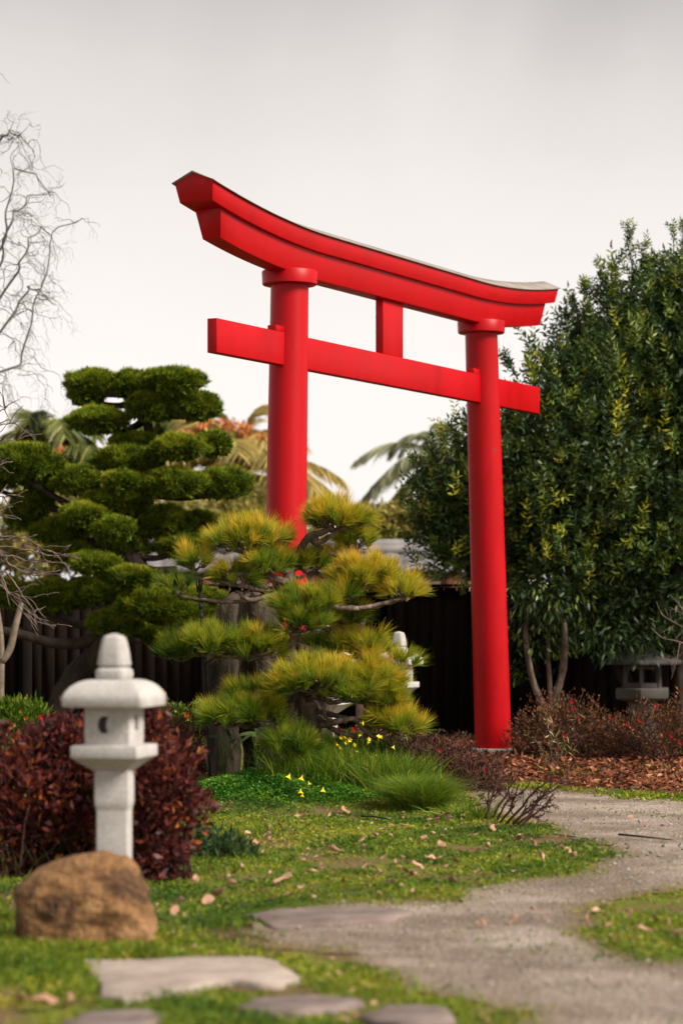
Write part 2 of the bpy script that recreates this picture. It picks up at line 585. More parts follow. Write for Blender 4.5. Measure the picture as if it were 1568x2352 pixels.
em.operation = 'MULTIPLY_ADD'
em.inputs[1].default_value = .9
Lk.new(en.outputs['Fac'], em.inputs[0])
Lk.new(ea.outputs['Fac'], em.inputs[2])
er = ramp(nt, [(0, (1, 1, 1)), (.5, (0, 0, 0))])
es = N.new('ShaderNodeMath')
es.operation = 'SUBTRACT'
es.inputs[1].default_value = .95
Lk.new(em.outputs[0], es.inputs[0])
Lk.new(es.outputs[0], er.inputs[0])
mx3 = N.new('ShaderNodeMix')
mx3.data_type = 'RGBA'
Lk.new(er.outputs[0], mx3.inputs[0])
Lk.new(mx2.outputs[2], mx3.inputs[6])
mx3.inputs[7].default_value = (.17, .125, .060, 1)
Lk.new(mx3.outputs[2], p.inputs['Base Color'])
p.inputs['Roughness'].default_value = .9
p.inputs['Specular IOR Level'].default_value = .2
bp = N.new('ShaderNodeBump')
bp.inputs['Strength'].default_value = .9
bp.inputs['Distance'].default_value = .012
Lk.new(vo.outputs['Distance'], bp.inputs['Height'])
bp2 = N.new('ShaderNodeBump')
bp2.inputs['Strength'].default_value = .5
bp2.inputs['Distance'].default_value = .05
n3 = nz(nt, 7, 6)
Lk.new(n3.outputs['Fac'], bp2.inputs['Height'])
Lk.new(bp.outputs[0], bp2.inputs['Normal'])
Lk.new(bp2.outputs[0], p.inputs['Normal'])
M['gravel'] = m


def path_mask(x, y, s=0.0):
    dx, dy = wob(x, y, 3.1, .07, s)
    a = inpoly(x + dx, y + dy * 2, PATH)
    b = inpoly(x + dx, y + dy * 2, PATCH)
    return a & ~b


gx = np.arange(-1.2, 7, .035)
gy = np.arange(6.5, 20.4, .035)
GX, GY = np.meshgrid(gx, gy)
keep = path_mask(GX[:-1, :-1] + .018, GY[:-1, :-1] + .018)
nxx = len(gx)
i0 = (np.arange(len(gy) - 1)[:, None] * nxx + np.arange(nxx - 1)[None, :])[keep]
qd = np.stack([i0, i0 + 1, i0 + nxx + 1, i0 + nxx], 1)
used = np.unique(qd)
mp = np.full(GX.size, -1)
mp[used] = np.arange(len(used))
edge = np.zeros(GX.shape)
for k_ in range(28):
    q_ = rng.normal(size=2)
    edge += path_mask(GX + q_[0] * .11, GY + q_[1] * .24) / 28
dx, dy = wob(GX, GY, 9, .012)
VP = np.stack([GX + dx, GY + dy, gz(GX, GY) + .006 + .0025 * np.sin(GX * 7 + GY * 3) * np.sin(GY * 5)], -1).reshape(-1, 3)[used]
tag(mesh_obj('path', VP, mp[qd], M['gravel'], attrs={'rnd': edge.ravel()[used]}), kind='structure')

# loose gravel stones lying on the path
n = 4800
px_ = rng.uniform(-.8, 4.2, n)
py_ = rng.uniform(8, 19.4, n)
k = path_mask(px_, py_)
px_, py_ = px_[k], py_[k]
sz = rng.uniform(.004, .013, len(px_))
oc = np.array([[1, 0, 0], [0, 1, 0], [-1, 0, 0], [0, -1, 0], [0, 0, 1]], float)
Vs = []
for x, y, s in zip(px_, py_, sz):
    a = rng.random() * 6.28
    o_ = oc * (s * rng.uniform(.6, 1.4, (5, 1)))
    Vs.append(np.stack([o_[:, 0] * math.cos(a) - o_[:, 1] * math.sin(a) + x, o_[:, 0] * math.sin(a) + o_[:, 1] * math.cos(a) + y,
                        o_[:, 2] * .7 + float(gz(x, y)) + .014], 1))
b = (np.arange(len(Vs)) * 5)[:, None]
tri = np.concatenate([b + np.array([[i, (i + 1) % 4, 4]]) for i in range(4)])
M['pebble'] = leafmat('loose_pebbles', [(0, (.12, .10, .08)), (.6, (.26, .22, .18)), (1, (.40, .35, .30))], rough=.8, trans=0)
tag(mesh_obj('loose_gravel', np.concatenate(Vs), tri, M['pebble'], None, False, {'rnd': np.repeat(rng.random(len(Vs)), 5)}), kind='stuff')


# stepping stones
def slab(name, poly, mat, label, h):
    P = np.array(poly)
    Q = []
    for i in range(len(P)):
        a, b2 = P[i], P[(i + 1) % len(P)]
        for t in np.linspace(0, 1, 4)[:-1]:
            Q.append(a + (b2 - a) * t + rng.normal(size=2) * .012)
    Q = np.array(Q)
    c = Q.mean(0)
    base = float(np.mean(gz(Q[:, 0], Q[:, 1])))
    rings = []
    for s, z in ((1.03, -.05), (1.02, h * .5), (1.0, h * .9), (.985, h), (.7, h + .004), (.35, h + .002), (.02, h + .003)):
        q = c + (Q - c) * s
        rings.append(np.column_stack([q, base + z + .0025 * np.sin(q[:, 0] * 13 + q[:, 1] * 17)]))
    mb = MB()
    mb.loft(rings)
    o = mb.build(name, mat, None, True, origin=(c[0], c[1], base))
    return tag(o, label, 'stepping stone', 'stepping stones set in the turf')


slab('stepping_stone', SLABW['pale'], M['flag_pale'], 'large pale cream flagstone set in the turf below the brown boulder', .028)
slab('stepping_stone', SLABW['mauve'], M['flag_mauve'], 'mauve flagstone lying where lawn meets gravel path', .022)
slab('stepping_stone', SLABW['front'], M['flag_mauve'], 'small dull brown flagstone wholly in view at the photo bottom edge', .03)
slab('stepping_stone', SLABW['edge'], M['flag_mauve'], 'dull brown flagstone cut by the bottom edge, nearest the gravel path', .03)
slab('stepping_stone', SLABW['corner'], M['flag_mauve'], 'flagstone sliver at the bottom edge, left of the other stones', .03)

# ---------------------------------------------------------------- TORII
A = math.radians(27.7)
T2 = np.array([math.sin(A), math.cos(A), 0])
N2 = np.array([math.cos(A), -math.sin(A), 0])
TC = np.array([.471, 22.18, 0])


def tor(u, n_, z):
    return TC + T2 * u + N2 * n_ + np.array([0, 0, z])


torii = thing('torii_gate', 'tall bright red torii gate with curved top lintel standing behind the pine', 'torii gate', TC)


def rise(u):
    return .165 * (max(0, abs(u) - 1.55) / 1.95) ** 1.9


def beam(mb, half, sec, curve, slant, zref, hgt, n=49, uoff=0.0):
    """sec: list of (n, z) cross-section points"""
    rings = []
    for u in np.linspace(-half, half, n):
        z0 = curve(u)
        ring = []
        for (nn, z) in sec:
            k = slant * (zref - z) * (abs(u) / half) ** 6
            ring.append(tor(u + uoff - math.copysign(k, u), nn, z + z0))
        rings.append(ring)
    mb.loft(rings)


mb = MB()
beam(mb, 3.53, [(-.15, 4.52), (.15, 4.52), (.178, 4.675), (0, 4.742), (-.178, 4.675)], rise, .22, 4.742, .2)
o_k = mb.build('top_lintel', M['red'], torii, False, .004)
mb = MB()
beam(mb, 3.545, [(-.192, 4.664), (-.182, 4.676), (0, 4.7435), (.182, 4.676), (.192, 4.664), (.196, 4.672), (0, 4.757), (-.196, 4.672)], rise, .2, 4.742, .2)
mb.build('roof_sheet', M['sheet'], o_k, False)
mb = MB()
beam(mb, 3.30, [(-.083, 4.297), (.083, 4.297), (.118, 4.5195), (.10, 4.56), (-.10, 4.56), (-.118, 4.5195)], lambda u: rise(u * 1.0), .26, 4.52, .22)
mb.build('lower_lintel', M['red'], torii, False, .004)
mb = MB()
mb.box(tor(.045, 0, 3.66), (.09, 6.56, .275), np.column_stack([N2, T2, [0, 0, 1]]))
mb.build('tie_beam', M['red'], torii, False, .005)
mb = MB()
mb.box(tor(-.07, 0, 4.048), (.078, .41, .50), np.column_stack([N2, T2, [0, 0, 1]]))
mb.build('centre_strut', M['red'], torii, False, .004)
lean = {-1: (1.0, .085), 1: (1.0, .21)}
for s in (-1, 1):
    ut, ub = s * 1.955, s * (1.955 + (.125 if s < 0 else .30))
    mb = MB()
    a = np.linspace(0, 2 * np.pi, 48, endpoint=False)
    rings = []
    for z in np.linspace(.09, 4.25, 16):
        f = z / 4.22
        u = ub + (ut - ub) * f
        r = .184 + (.160 - .184) * f
        c = tor(u, 0, z)
        rings.append(c + np.outer(np.cos(a) * r, [1, 0, 0]) + np.outer(np.sin(a) * r, [0, 1, 0]))
    mb.loft(rings)
    pil = mb.build('pillar', M['red'], torii, True)
    md = pil.modifiers.new('e', 'EDGE_SPLIT')
    mb = MB()
    rings = []
    for z, r in ((4.215, .160), (4.215, .222), (4.222, .231), (4.325, .236), (4.336, .228), (4.342, .10)):
        c = tor(ut, 0, z)
        rings.append(c + np.outer(np.cos(a) * r, [1, 0, 0]) + np.outer(np.sin(a) * r, [0, 1, 0]))
    mb.loft(rings)
    co = mb.build('collar', M['red'], pil, True)
    co.modifiers.new('e', 'EDGE_SPLIT').split_angle = math.radians(40)
    mb = MB()
    c = tor(ub, 0, 0)
    rings = []
    for z, r in ((-.08, .245), (.078, .245), (.090, .232), (.093, .1)):
        rr = r * (1 + .02 * np.sin(a * 3 + s))
        rings.append(c + np.array([0, 0, z + float(gz(c[0], c[1])) * .3]) + np.outer(np.cos(a) * rr, [1, 0, 0]) + np.outer(np.sin(a) * rr, [0, 1, 0]))
    mb.loft(rings)
    mb.build('plinth', M['concrete'], pil, False)
    for e in (-1, 1):
        mb = MB()
        un = ut + e * .165 + (ub - ut) * .1
        l0 = .13 if e == -1 else .05
        mb.box(tor(un + e * (l0 / 2 - .02), 0, 3.7975 + .025), (.084, l0 + .04, .052), np.column_stack([N2, T2, [0, 0, 1]]))
        mb.build('wedge', M['red'], pil, False, .004)

# ---------------------------------------------------------------- stone lanterns


def sq(h, z, rnd=.12, n=5, rot=0.0):
    """rounded square ring, half width h"""
    r = h * rnd
    pts = []
    for cx, cy, a0 in ((1, 1, 0), (-1, 1, 90), (-1, -1, 180), (1, -1, 270)):
        for a_ in np.linspace(a0, a0 + 90, n):
            pts.append((cx * (h - r) + r * math.cos(math.radians(a_)), cy * (h - r) + r * math.sin(math.radians(a_)), z))
    P = np.array(pts)
    c, s = math.cos(rot), math.sin(rot)
    return np.column_stack([P[:, 0] * c - P[:, 1] * s, P[:, 0] * s + P[:, 1] * c, P[:, 2]])


def cut(o, cutter):
    for x_ in (o, cutter):
        bm = bmesh.new()
        bm.from_mesh(x_.data)
        if x_ is cutter:
            bmesh.ops.triangulate(bm, faces=bm.faces)
        if bm.calc_volume(signed=True) < 0:
            bmesh.ops.reverse_faces(bm, faces=bm.faces)
        bm.to_mesh(x_.data)
        bm.free()
    m_ = o.modifiers.new('cut', 'BOOLEAN')
    m_.operation = 'DIFFERENCE'
    m_.solver = 'FAST'
    m_.object = cutter
    dg = bpy.context.evaluated_depsgraph_get()
    dg.update()
    me = bpy.data.meshes.new_from_object(o.evaluated_get(dg))
    me.name = o.name
    o.modifiers.clear()
    o.data = me
    bpy.data.objects.remove(cutter)


def lantern(label, base, sc, rotz, matl, group=None, holes=True):
    """s = metres per foreground lantern pixel; z measured down from finial top at 1455 px"""
    q = sc / 514.0
    L0 = thing('stone_lantern', label, 'stone lantern', base, group)
    B = np.array(base, float)
    H = 655 * q          # finial top above the ground

    def zz(py):
        return H - (py - 1455) * q

    def lo(name, prof, rot, rn=.12, parent=None, smooth=True, n=5):
        mb = MB()
        mb.loft([sq(h * q, zz(py), rn if not isinstance(rn, (list, tuple)) else rn[i], n, rot) + B for i, (h, py) in enumerate(prof)])
        o = mb.build(name, matl, parent or L0, smooth)
        md = o.modifiers.new('e', 'EDGE_SPLIT')
        md.split_angle = math.radians(32)
        return o

    th = rotz
    pr = th + math.radians(9)
    lo('post', [(36.2, 2112), (36.2, 1862), (36.2, 1859), (38.5, 1852), (40, 1843), (40.3, 1835), (40, 1785), (39, 1772), (35, 1766)], pr, .10)
    lo('platform', [(40, 1768), (44, 1764), (79, 1737.5), (79.6, 1735), (79.6, 1714), (78, 1710.5), (50, 1709)], th, .05)
    lb = lo('light_box', [(53.5, 1711), (54, 1708), (54.5, 1660), (54, 1624), (53, 1618)], th, .07)
    lo('roof', [(60, 1620), (94, 1622), (95.5, 1619), (96.5, 1603), (95.5, 1597), (90, 1587), (81, 1576), (69, 1567.5), (57, 1562.5), (46, 1560.5)], th, .085)
    lo('finial_ring', [(34, 1562), (37.5, 1557), (38.5, 1549), (37.5, 1540), (31, 1533), (24, 1531)], th, .5, n=7)
    lo('finial', [(28, 1532), (34, 1528), (34.5, 1524), (31, 1498), (26, 1472), (23, 1464), (17, 1459.5), (10, 1457.5), (7, 1456), (3, 1455.2)], th, .55, n=7)
    if holes:
        lb.modifiers.clear()
        ca, sa = math.cos(th), math.sin(th)
        # hollow box with a crescent window in the front face (-y side) and a slot in the right face (+x side)
        R = np.array([[ca, -sa, 0], [sa, ca, 0], [0, 0, 1]])
        mb = MB()
        t1 = np.linspace(math.radians(62), math.radians(298), 20)
        oc_ = np.column_stack([16 * np.cos(t1), 20 * np.sin(t1)])
        t2 = np.linspace(math.radians(285), math.radians(75), 16)
        ic_ = np.column_stack([16.0 + 10.5 * np.cos(t2), 18.0 * np.sin(t2)])
        pr2 = np.vstack([oc_, ic_])
        rings = []
        for yy in (-80, -30):
            P = np.column_stack([pr2[:, 0] - 7, np.full(len(pr2), yy), pr2[:, 1]]) * q
            rings.append(P @ R.T + np.array([0, 0, zz(1663)]) + B)
        mb.loft(rings)
        c1 = mb.build('cutter', matl)
        cut(lb, c1)
        mb = MB()
        R = np.array([[ca, -sa, 0], [sa, ca, 0], [0, 0, 1]])
        mb.box(B + R @ np.array([60 * q, -4 * q, zz(1660)]), (40 * q, 24 * q, 34 * q), R)
        c2 = mb.build('cutter', matl)
        cut(lb, c2)
        mb = MB()
        mb.box(B + np.array([0, 0, zz(1664)]), (90 * q, 90 * q, 76 * q), R)
        cut(lb, mb.build('cutter', matl))
        lb.modifiers.new('e', 'EDGE_SPLIT').split_angle = math.radians(30)
    return L0


LY = 10.8
b0 = at(263, 1420, LY)
lantern('pale granite stone lantern with small crescent window standing behind the brown boulder', (b0[0], LY, at(0, 2110, LY)[2]), 1.0, math.radians(-13), M['granite'])
Y2 = 21.6
b1 = at(743, 1420, Y2)
lantern('pale stone lantern hidden behind the pine trunk, only slivers of stone showing', (b1[0], Y2, at(0, 1425, Y2)[2] - 655 / 514 * 1.36 ), 1.36, math.radians(-20), M['granite'], 'white stone lanterns behind the pine', False)
Y3 = 23.4
b2 = at(916, 1420, Y3)
lantern('pale stone lantern against the dark fence, its right side clear of the pine', (b2[0], Y3, at(0, 1450, Y3)[2] - 655 / 514 * .985), .985, math.radians(-24), M['granite'], 'white stone lanterns behind the pine', False)

# dark wide-roofed lantern in the shade
Y4 = 26.6
q4 = Y4 / F
c4 = at(1474, 1420, Y4)
L4 = thing('stone_lantern', 'dark grey wide-roofed stone lantern in deep shade under the evergreen tree', 'stone lantern', (c4[0], Y4, 0))


def z4(py):
    return at(0, py, Y4)[2]


def hexring(r, z, n=6, a0=.35):
    a_ = np.linspace(0, 2 * np.pi, n, endpoint=False) + a0
    return np.column_stack([c4[0] + r * q4 * np.cos(a_), Y4 + r * q4 * np.sin(a_), np.full(n, z)])


def hexpart(name, prof, parent, n=6, a0=.35):
    mb = MB()
    mb.loft([hexring(r, z4(y), n, a0) for r, y in prof])
    return mb.build(name, M['granite_dark'], parent, False, .006)


hexpart('leg', [(44, 1740), (40, 1690), (30, 1640), (40, 1606)], L4)
hexpart('platform', [(48, 1610), (66, 1604), (68, 1600), (68, 1582), (64, 1579)], L4)
hexpart('roof', [(48, 1527), (102, 1526), (104, 1521), (100, 1515), (70, 1505), (40, 1494), (20, 1486)], L4)
hexpart('finial', [(14, 1488), (20, 1480), (19, 1470), (9, 1460), (2, 1452)], L4, 10)
lb = thing  # noqa
mb = MB()
a6 = np.linspace(0, 2 * np.pi, 6, endpoint=False) + .35
for a_ in a6:
    c = np.array([c4[0] + 43 * q4 * math.cos(a_), Y4 + 43 * q4 * math.sin(a_), (z4(1580) + z4(1527)) / 2])
    mb.box(c, (9 * q4, 9 * q4, (1580 - 1527) * q4), np.array([[math.cos(a_), -math.sin(a_), 0], [math.sin(a_), math.cos(a_), 0], [0, 0, 1]]))
for i in range(6):
    p_, r_ = hexring(43, 0)[i], hexring(43, 0)[(i + 1) % 6]
    d = r_ - p_
    an = math.atan2(d[1], d[0])
    R = np.array([[math.cos(an), -math.sin(an), 0], [math.sin(an), math.cos(an), 0], [0, 0, 1]])
    for y0, y1 in ((1568, 1579), (1528, 1537)):
        mm = (p_ + r_) / 2
        mb.box((mm[0], mm[1], (z4(y0) + z4(y1)) / 2), (np.linalg.norm(d) * .95, 6 * q4, abs(y1 - y0) * q4), R)
mb.build('light_box', M['granite_dark'], L4, False, .004)

# ---------------------------------------------------------------- rocks


def rock(name, outline, Y, depth, mat, label, cat, group=None, facets=16, amp=.05, seed=0., sharp=False, grow=(1.04, 1.04, 1.02), edge_pow=None):
    """a stone with its own depth: plan ellipse per height level, widths read off its outline in image pixels"""
    lv = outline   # list of (py, xl, xr)
    rings = []
    m_ = 72
    a_ = np.linspace(0, 2 * np.pi, m_, endpoint=False)
    ysl = np.array([l[0] for l in lv], float)
    tt = np.linspace(ysl[0], ysl[-1], 54)
    xl = np.interp(tt, ysl, [l[1] for l in lv])
    xr = np.interp(tt, ysl, [l[2] for l in lv])
    for py, l, r in zip(tt, xl, xr):
        z = at(0, py, Y)[2]
        cx = ((l + r) / 2 - HX) / F * Y
        w = (r - l) / 2 / F * Y
        k = (w / max((np.max(xr - xl)) / 2 / F * Y, 1e-6))
        d = depth * (.25 + .75 * k)
        e = edge_pow or (.5 if sharp else .85)
        cs, sn = np.cos(a_), np.sin(a_)
        P = np.column_stack([cx + w * np.sign(cs) * np.abs(cs) ** e, Y + d * np.sign(sn) * np.abs(sn) ** e, np.full(m_, z)])
        rings.append(P)
    cen = np.array([np.mean(rings[len(rings) // 2][:, 0]), Y, 0])
    A_ = np.concatenate(rings)
    c0_ = (A_.max(0) + A_.min(0)) / 2
    ext = (A_.max(0) - A_.min(0)) / 2
    fr_ = np.random.default_rng(int(seed * 7 + 3))
    q3 = (A_ - c0_) / ext * np.array(grow)
    # cleaved faces: push everything beyond a few random planes back onto them
    for k_ in range(facets):
        az_ = fr_.random() * 2 * np.pi
        nv = np.array([math.cos(az_), math.sin(az_), fr_.normal() * (.12 if sharp else .5)])
        nv[2] = nv[2] if sharp else abs(nv[2])
        nv /= np.linalg.norm(nv)
        h_ = fr_.uniform(.78, .93) + (.05 if edge_pow else 0)
        d_ = q3 @ nv - h_
        q3 -= np.outer(np.clip(d_, 0, None), nv) * .96
    A_ = q3 * ext + c0_
    for v in A_:
        q_ = Vector((v[0] * 3 + seed, v[1] * 3, v[2] * (1.0 if sharp else 3)))
        nn = mnoise.fractal(q_ * 2.2, .8, 2.1, 5)
        rd = abs(mnoise.noise(q_ * (4.0 if sharp else 2.2)))
        n3 = mnoise.noise(q_ * .7)
        dv = (v - c0_) / ext
        dv /= np.linalg.norm(dv) + 1e-6
        if sharp:
            dv[2] *= .4
        v += dv * amp * (nn * .6 + n3 * .5 - rd * 1.1)
    rings = [A_[i * m_:(i + 1) * m_] for i in range(len(rings))]
    mb = MB()
    mb.loft(rings)
    o = mb.build(name, mat, None, True, origin=cen)
    o.modifiers.new('e', 'EDGE_SPLIT').split_angle = math.radians(38)
    return tag(o, label, cat, group)


rock('boulder', [(1962, 232, 268), (1964, 205, 284), (1968, 178, 296), (1976, 140, 306), (1990, 105, 318), (2010, 72, 330), (2040, 44, 342), (2080, 34, 350), (2130, 36, 352), (2158, 44, 348), (2185, 60, 335)],
     10.35, .22, M['boulder'], 'rounded orange-brown boulder in front of the near stone lantern', 'boulder', amp=.026, seed=5., facets=6, grow=(1.05, 1.05, 1.03), edge_pow=.62)
rock('standing_stone', [(1366, 532, 548), (1372, 520, 550), (1385, 508, 548), (1402, 496, 546), (1430, 482, 544), (1520, 476, 548), (1600, 470, 544), (1690, 472, 556), (1800, 486, 560), (1850, 490, 562)],
     19.7, .20, M['slate'], 'tall grey upright stone slab with pointed top, left of the pine trunk', 'standing stone', 'upright stone slabs around the pine', amp=.045, seed=7., sharp=True)
rock('standing_stone', [(1364, 548, 592), (1370, 545, 602), (1386, 545, 622), (1420, 544, 646), (1600, 545, 668), (1700, 550, 672), (1860, 552, 672)],
     19.95, .22, M['slate'], 'dark brown upright stone slab right beside the pointed grey slab', 'standing stone', 'upright stone slabs around the pine', amp=.050, seed=17., sharp=True)
rock('standing_stone', [(1452, 640, 735), (1462, 636, 748), (1500, 636, 752), (1650, 650, 764), (1740, 655, 766), (1840, 655, 768)],
     19.85, .16, M['slate'], 'brown upright stone slab directly behind the pine trunk', 'standing stone', 'upright stone slabs around the pine', amp=.03, seed=27., sharp=True)

# ---------------------------------------------------------------- red-needled garden PINE in focus
PY = 18.75


def p3(zx, zy, dy=0.0):
    return at(344.5 + .4394 * zx, 1090.9 + .4394 * zy, PY + dy)


pine_base = p3(815, 1600)
pine_base[2] = float(gz(pine_base[0], pine_base[1]))
pine = thing('garden_pine', 'trained pine with yellow-green needle tufts on twisted branches in front of the torii', 'pine tree', pine_base)
trunk_pts = [(815, 1640, 0), (830, 1540, 0), (842, 1420, .02), (825, 1290, 0), (800, 1200, -.03), (755, 1100, 0), (728, 980, .04), (735, 860, .05), (752, 780, .02), (742, 690, 0), (722, 590, 0), (735, 500, .05), (775, 420, .08), (825, 330, .05), (900, 300, 0), (960, 265, 0)]
tp3 = smooth_path([p3(*t) for t in trunk_pts], 60)
rad = np.interp(np.linspace(0, 1, 60), [0, .08, .25, .3, .45, .7, .85, 1], [.105, .085, .088, .08, .062, .045, .032, .018])
mb = MB()
mb.tube(tp3, rad * (1 + .12 * rng.normal(size=60).clip(-1, 1)), 12, jitter=.25)
mb.build('trunk', M['bark'], pine, True)

pads = [  # zx, zy(bottom branch line), rx, rz(height), depth offset, tufts, yellowness, attach index on trunk path
    (975, 270, 165, 115, .0, 60, .85, 13.5), (1075, 370, 70, 70, .15, 16, .55, 13),
    (520, 375, 215, 105, -.05, 62, .75, 11), (235, 480, 75, 75, -.1, 13, .80, 10), (150, 610, 48, 60, -.15, 5, .15, 10),
    (610, 490, 110, 85, -.1, 24, .60, 10.5), (450, 560, 115, 65, -.12, 22, .5, 10), (810, 490, 95, 80, .05, 22, .65, 11.5), (930, 470, 70, 70, .2, 14, .62, 12),
    (1120, 575, 170, 130, -.02, 56, .88, 9.5), (1300, 635, 85, 85, -.05, 22, .85, 9.5), (1030, 640, 60, 60, -.15, 10, .5, 9.5),
    (830, 720, 165, 110, -.15, 46, .45, 9), (790, 800, 120, 60, -.2, 20, .3, 8.6), (1020, 760, 110, 60, .1, 16, .22, 8.6),
    (340, 930, 190, 125, -.1, 48, .40, 7.6), (140, 930, 75, 65, .0, 14, .12, 7.5), (580, 940, 130, 120, -.2, 32, .40, 7.5),
    (990, 905, 85, 75, .1, 18, .72, 7), (1150, 930, 80, 75, .05, 18, .70, 7), (1305, 1000, 70, 40, 0, 6, .62, 7), (850, 920, 60, 60, .15, 9, .35, 7),
    (870, 1120, 250, 150, -.25, 92, .66, 5.5), (1140, 1110, 175, 150, -.1, 62, .85, 5.5), (1240, 1210, 95, 95, -.05, 30, .68, 5.2), (1060, 1160, 120, 60, -.3, 20, .62, 5.4),
    (430, 1290, 180, 105, -.2, 56, .45, 4.2), (590, 1290, 110, 90, -.28, 28, .35, 4.2), (520, 1160, 90, 60, -.12, 10, .6, 5),
    (740, 1450, 125, 100, -.3, 40, .2, 3.6), (1315, 1340, 105, 80, -.05, 30, .74, 4), (1230, 1300, 80, 70, -.02, 18, .58, 4), (640, 1160, 70, 60, -.2, 8, .4, 5)]
branches = MB()
nbud = 0
npt = len(tp3)
for (zx, zy, rx, rz, dy, nt_, yel, ai) in pads:
    c = p3(zx, zy, dy)
    ppm = PY / F * .4394
    RX, RZ = rx * ppm, rz * ppm
    i = int(ai / (len(trunk_pts) - 1) * (npt - 1))
    a0 = tp3[i]
    mid = (a0 + c) / 2 + np.array([rng.normal() * .06, -.04 + rng.normal() * .05, -.06 - rng.random() * .05])
    br = smooth_path([a0, mid + rng.normal(size=3) * .03, c + np.array([0, 0, -.03])], 14)
    br = br + np.cumsum(rng.normal(size=br.shape) * .006, 0) * np.linspace(0, 1, 14)[:, None]
    r0 = .016 + .012 * min(1, RX / .3)
    branches.tube(br, np.linspace(r0 * 1.25, r0 * .6, 14) * (1 + .15 * rng.normal(size=14).clip(-1, 1)), 7, jitter=.25)
    vg = VEG()
    cones = []
    # tuft sites over a flat dome
    nt2 = int(nt_ * 1.6)
    RZ *= 1.22
    RX *= .94
    aa = rng.random(nt2) * 2 * np.pi
    rr = np.sqrt(rng.random(nt2))
    sx = rr * np.cos(aa) * RX * .92
    sy = rr * np.sin(aa) * max(RX * .75, .1)
    hz = (1 - rr ** 2 * .75) * RZ * .74 * (-.12 + 1.12 * rng.random(nt2)) + rng.normal(size=nt2) * .012
    S = c + np.column_stack([sx, sy, hz]) + rng.normal(size=(nt2, 3)) * .022
    # twigs: from points on the pad's own limbs
    limbs = []
    for kk in range(max(2, int(nt2 / 12))):
        e = c + np.array([math.cos(kk * 2.4) * RX * .75 * rng.uniform(.5, 1), math.sin(kk * 2.4) * RX * .5, rng.uniform(0, .25) * RZ])
        w_ = wig(c + np.array([0, 0, -.03]), e, 7, .09, -.05)
        branches.tube(w_, np.linspace(r0 * .6, .006, 7), 6, jitter=.2)
        limbs.append(w_)
    LP = np.concatenate(limbs)
    for s in S:
        j = np.argmin(((LP - s) ** 2).sum(1) + .02 * rng.random(len(LP)))
        out = s - c
        out[2] = 0
        d = unit(out * np.array([1, 1, 0]) / max(RX, .05) * .72 + np.array([0, 0, .78]) + rng.normal(size=3) * .36)
        branches.tube(wig(LP[j], s, 4, .08, -.06), [.006, .005, .0045, .004], 5)
        nn = int(rng.integers(60, 95))
        # tuft: needles fan round d
        spread = rng.normal(size=(nn, 3))
        spread -= np.outer(spread @ d, d)
        spread = unit(spread)
        k_ = rng.random(nn) ** .7 * rng.uniform(.55, 1.0)
        D = unit(d * (1.15 - k_[:, None] * .55) + spread * k_[:, None] + np.array([0, 0, .12]))
        base = s + np.outer(rng.random(nn) * .035, d)
        ln = rng.uniform(.125, .175) * (.75 + .35 * rng.random(nn))
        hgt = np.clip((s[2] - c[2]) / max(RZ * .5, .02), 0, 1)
        yl = yel * (.55 + .5 * hgt) + .05 + rng.normal() * .23  # upper tufts yellower: sunlit tops put into colour, with real browning
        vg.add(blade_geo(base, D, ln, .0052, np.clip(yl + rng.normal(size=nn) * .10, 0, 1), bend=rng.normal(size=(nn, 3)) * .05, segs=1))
        if rng.random() < .07:
            cones.append((s + d * .015, d))
    # a few sparse hanging needles beneath
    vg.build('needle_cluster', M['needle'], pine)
    for s, d in cones:
        if nbud < 95:
            nbud += 1
            tips = MB()
            tips.tube([s, s + d * .03, s + d * .05], [.008, .007, .002], 6)
            tips.build('candle_bud', M['bark_pale'], pine, True)
branches.build('branch', M['bark'], pine, True)
# limbs crossing the open middle
for pts, r in (([(830, 1300, 0), (930, 1300, -.1), (1010, 1280, -.14), (1085, 1280, -.12), (1120, 1330, -.1), (1200, 1380, -.08), (1290, 1370, -.05)], .03),
               ([(800, 1190, 0), (860, 1160, -.15), (900, 1190, -.18), (910, 1250, -.16), (960, 1300, -.12)], .024),
               ([(830, 1300, 0), (760, 1290, -.12), (690, 1310, -.15), (600, 1300, -.18), (520, 1310, -.2)], .022),
               ([(790, 1250, 0), (740, 1220, -.1), (690, 1180, -.15), (660, 1110, -.16)], .018),
               ([(740, 720, 0), (820, 770, -.1), (920, 730, -.1), (1000, 690, -.08), (1150, 690, -.06), (1330, 650, -.05)], .022),
               ([(722, 600, 0), (640, 580, -.1), (560, 590, -.12), (480, 620, -.1)], .02),
               ([(722, 560, 0), (600, 520, -.08), (420, 520, -.1), (300, 525, -.1), (225, 550, -.1), (190, 530, -.1)], .02),
               ([(740, 480, .04), (600, 420, -.02), (470, 400, -.05), (350, 370, -.05)], .022)):
    w_ = smooth_path([p3(*q_) for q_ in pts], 26)
    w_ = w_ + rng.normal(size=w_.shape) * .006
    mb = MB()
    mb.tube(w_, np.linspace(r, r * .4, 26) * (1 + .12 * rng.normal(size=26).clip(-1, 1)), 8, jitter=.25)
    mb.build('limb', M['bark'], pine, True)

